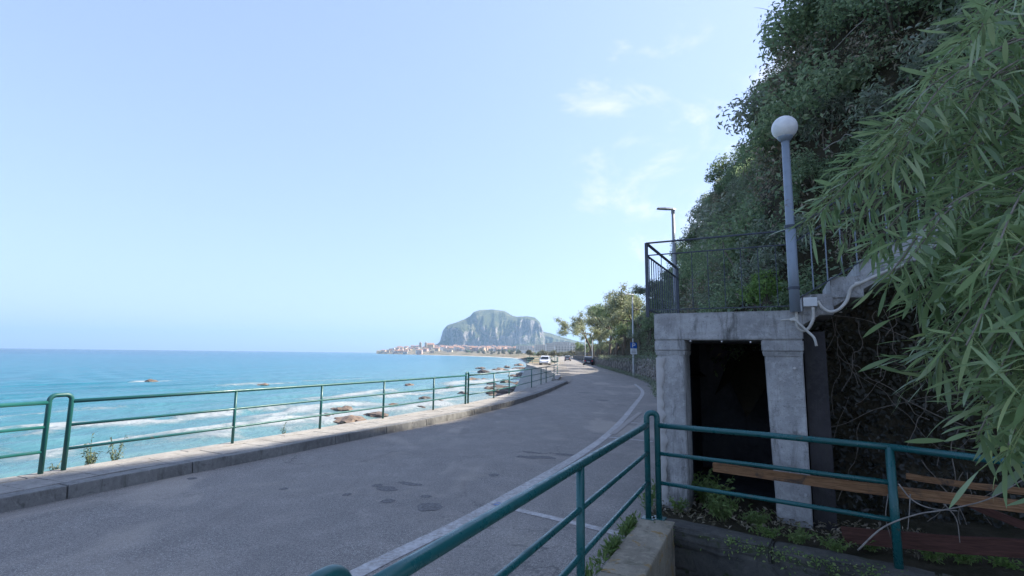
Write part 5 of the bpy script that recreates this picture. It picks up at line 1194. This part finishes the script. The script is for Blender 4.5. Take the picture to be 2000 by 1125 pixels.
# grass fringe along the parapet and the stone wall (uncountable)
P, N = [], []
for k in range(1500):
    s_ = rng.uniform(.0, 1.9); q = J-dL*s_-nLr*(.10+abs(rng.normal(0, .035))); 
    if nz(s_*2.1, 4.4) < -.12 and rng.random() < .85: continue
    P.append((q[0], q[1], rng.uniform(.0, .07))); N.append((rng.normal(0, .5), rng.normal(0, .5), .25))
for k in range(500): q = PA+e1*(-.05-abs(rng.normal(0, .04)))+e2*rng.uniform(-.25, 1.5); P.append((q[0], q[1], rng.uniform(0, .16))); N.append((rng.normal(0, .5), rng.normal(0, .5), .2))
tag(leaf_mesh('grass_fringe', np.array(P), np.array(N), .065, 'leaf_grass', aspect=.22, droop=-1.2), 'green grass growing along the parapet beside the asphalt', 'grass')
P, N = [], []
for k in range(5200):
    s_ = rng.uniform(0, 60); q = np.array([np.interp(s_+14, SWs, WS[:, j]) for j in (0, 1)]); i = np.argmin(((WS-q)**2).sum(1)); w = .05+abs(rng.normal(0, .16)); top = rng.random() < .5
    if top: q = q+NWs[i]*(-.1+rng.normal(0, .14)); z = WH+rng.uniform(-.35, .3)
    else: q = q+NWs[i]*w; z = rng.uniform(0, .3)
    P.append((q[0], q[1], z)); N.append((rng.normal(-.5, .5), rng.normal(-.3, .5), .3))
tag(leaf_mesh('wall_grass', np.array(P), np.array(N), .15, 'leaf_hill_b', aspect=.25, droop=-.2), 'grass and weeds along the foot and top of the stone wall', 'grass')
# weeds through the seaside railing
for k, (u, v, h, lb) in enumerate([(138, 915, .22, 'small weed at the hoop of the seaside railing'), (165, 908, .30, 'upright weed just right of the railing hoop'), (180, 905, .42, 'tallest dry weed behind the seaside railing'), (192, 903, .36, 'slim dry weed right of the tallest one'), (225, 897, .2, 'lone small weed on the pavement edge'), (112, 920, .12, 'tiny weed between the two hoop posts'), (545, 852, .2, 'wispy weed on the sea wall edge far from the hoop')]):
    p = gr(u, v, .1); i = np.argmin(((offset(K, 1.13)-p[:2])**2).sum(1)); q = offset(K, 1.13)[i]
    weed('dry_weed', (q[0], q[1], .0), h+.1, 5, 'leaf_hill_b', lb, 'weeds behind the seaside railing', .045, .35, 60+k, .4, 14)
P, N = [], []
for k in range(2600):
    x = rng.uniform(0, 3.4)
    if fbm(x*1.6, 8.8) < .08 and rng.random() < .93: continue
    q = jb+dR*x+nR*(-.12+rng.normal(0, .05)); P.append((q[0], q[1], .05-abs(rng.normal(0, .07)))); N.append((-nR[0]*.6, -nR[1]*.6, .6))
tag(leaf_mesh('ledge_moss', np.array(P), np.array(N), .028, 'leaf_grass', aspect=.5, droop=.3), 'moss and tiny plants creeping over the edge of the ledge', 'moss')
# litter of dead leaves on the ledge
nn = 900; a = rng.uniform(0, 2.6, nn); b = rng.uniform(-.5, .3, nn); P = np.array([on_ledge(x, y) for x, y in zip(a, b)]); P[:, 2] += .03+rng.uniform(0, .03, nn)
tag(leaf_mesh('leaf_litter', P, np.tile(np.array([0, 0, 1.]), (nn, 1)), .05, 'leaf_dry', aspect=.35), 'dead leaves scattered on the ledge in front of the portal', 'leaf litter')
# pale dry stems around the post
def stem(pts, r, label):
    m = MB(); P = catmull([dp(u, v, d) for u, v, d in pts], 6); m.tube(P, list(np.linspace(r, r*.5, len(P))), 6); tag(m.build('dry_vine', 'twig_pale', smooth=True), label, 'twig', 'dry stems around the railing post')
stem([(1675, 1075, 4.3), (1725, 1030, 4.25), (1790, 1005, 4.2), (1850, 995, 4.1), (1930, 975, 3.9), (2010, 930, 3.7)], .007, 'long pale dry stem curving up to the right edge')
stem([(1755, 945, 4.4), (1780, 975, 4.3), (1815, 992, 4.2), (1870, 998, 4.1)], .006, 'short pale stem curling behind the railing post')
stem([(1778, 965, 4.3), (1776, 1000, 4.3), (1773, 1035, 4.3)], .005, 'thin upright stem right of the railing post')
stem([(1735, 965, 4.5), (1730, 1010, 4.5), (1740, 1050, 4.5)], .005, 'thin stem left of the railing post')
stem([(1845, 985, 4.2), (1868, 1015, 4.2), (1875, 1060, 4.2)], .005, 'thin stem hanging below the long plank')

# ================================================================= HAZE
HB = MB(); HB.box((0, 4200, 190), (24000, 12600, 400)); hz_ = HB.build('haze', None)
hm = bpy.data.materials.new('haze_air'); hm.use_nodes = True; hn_ = hm.node_tree.nodes; hn_.remove(hn_['Principled BSDF']); pv = hn_.new('ShaderNodeVolumePrincipled'); pv.inputs['Color'].default_value = (.46, .72, 1, 1); pv.inputs['Density'].default_value = .00014; pv.inputs['Anisotropy'].default_value = .2
hm.node_tree.links.new(pv.outputs[0], hn_['Material Output'].inputs['Volume']); hz_.data.materials.append(hm); tag(hz_, 'thin sea haze over the whole bay', 'haze', kind='stuff')
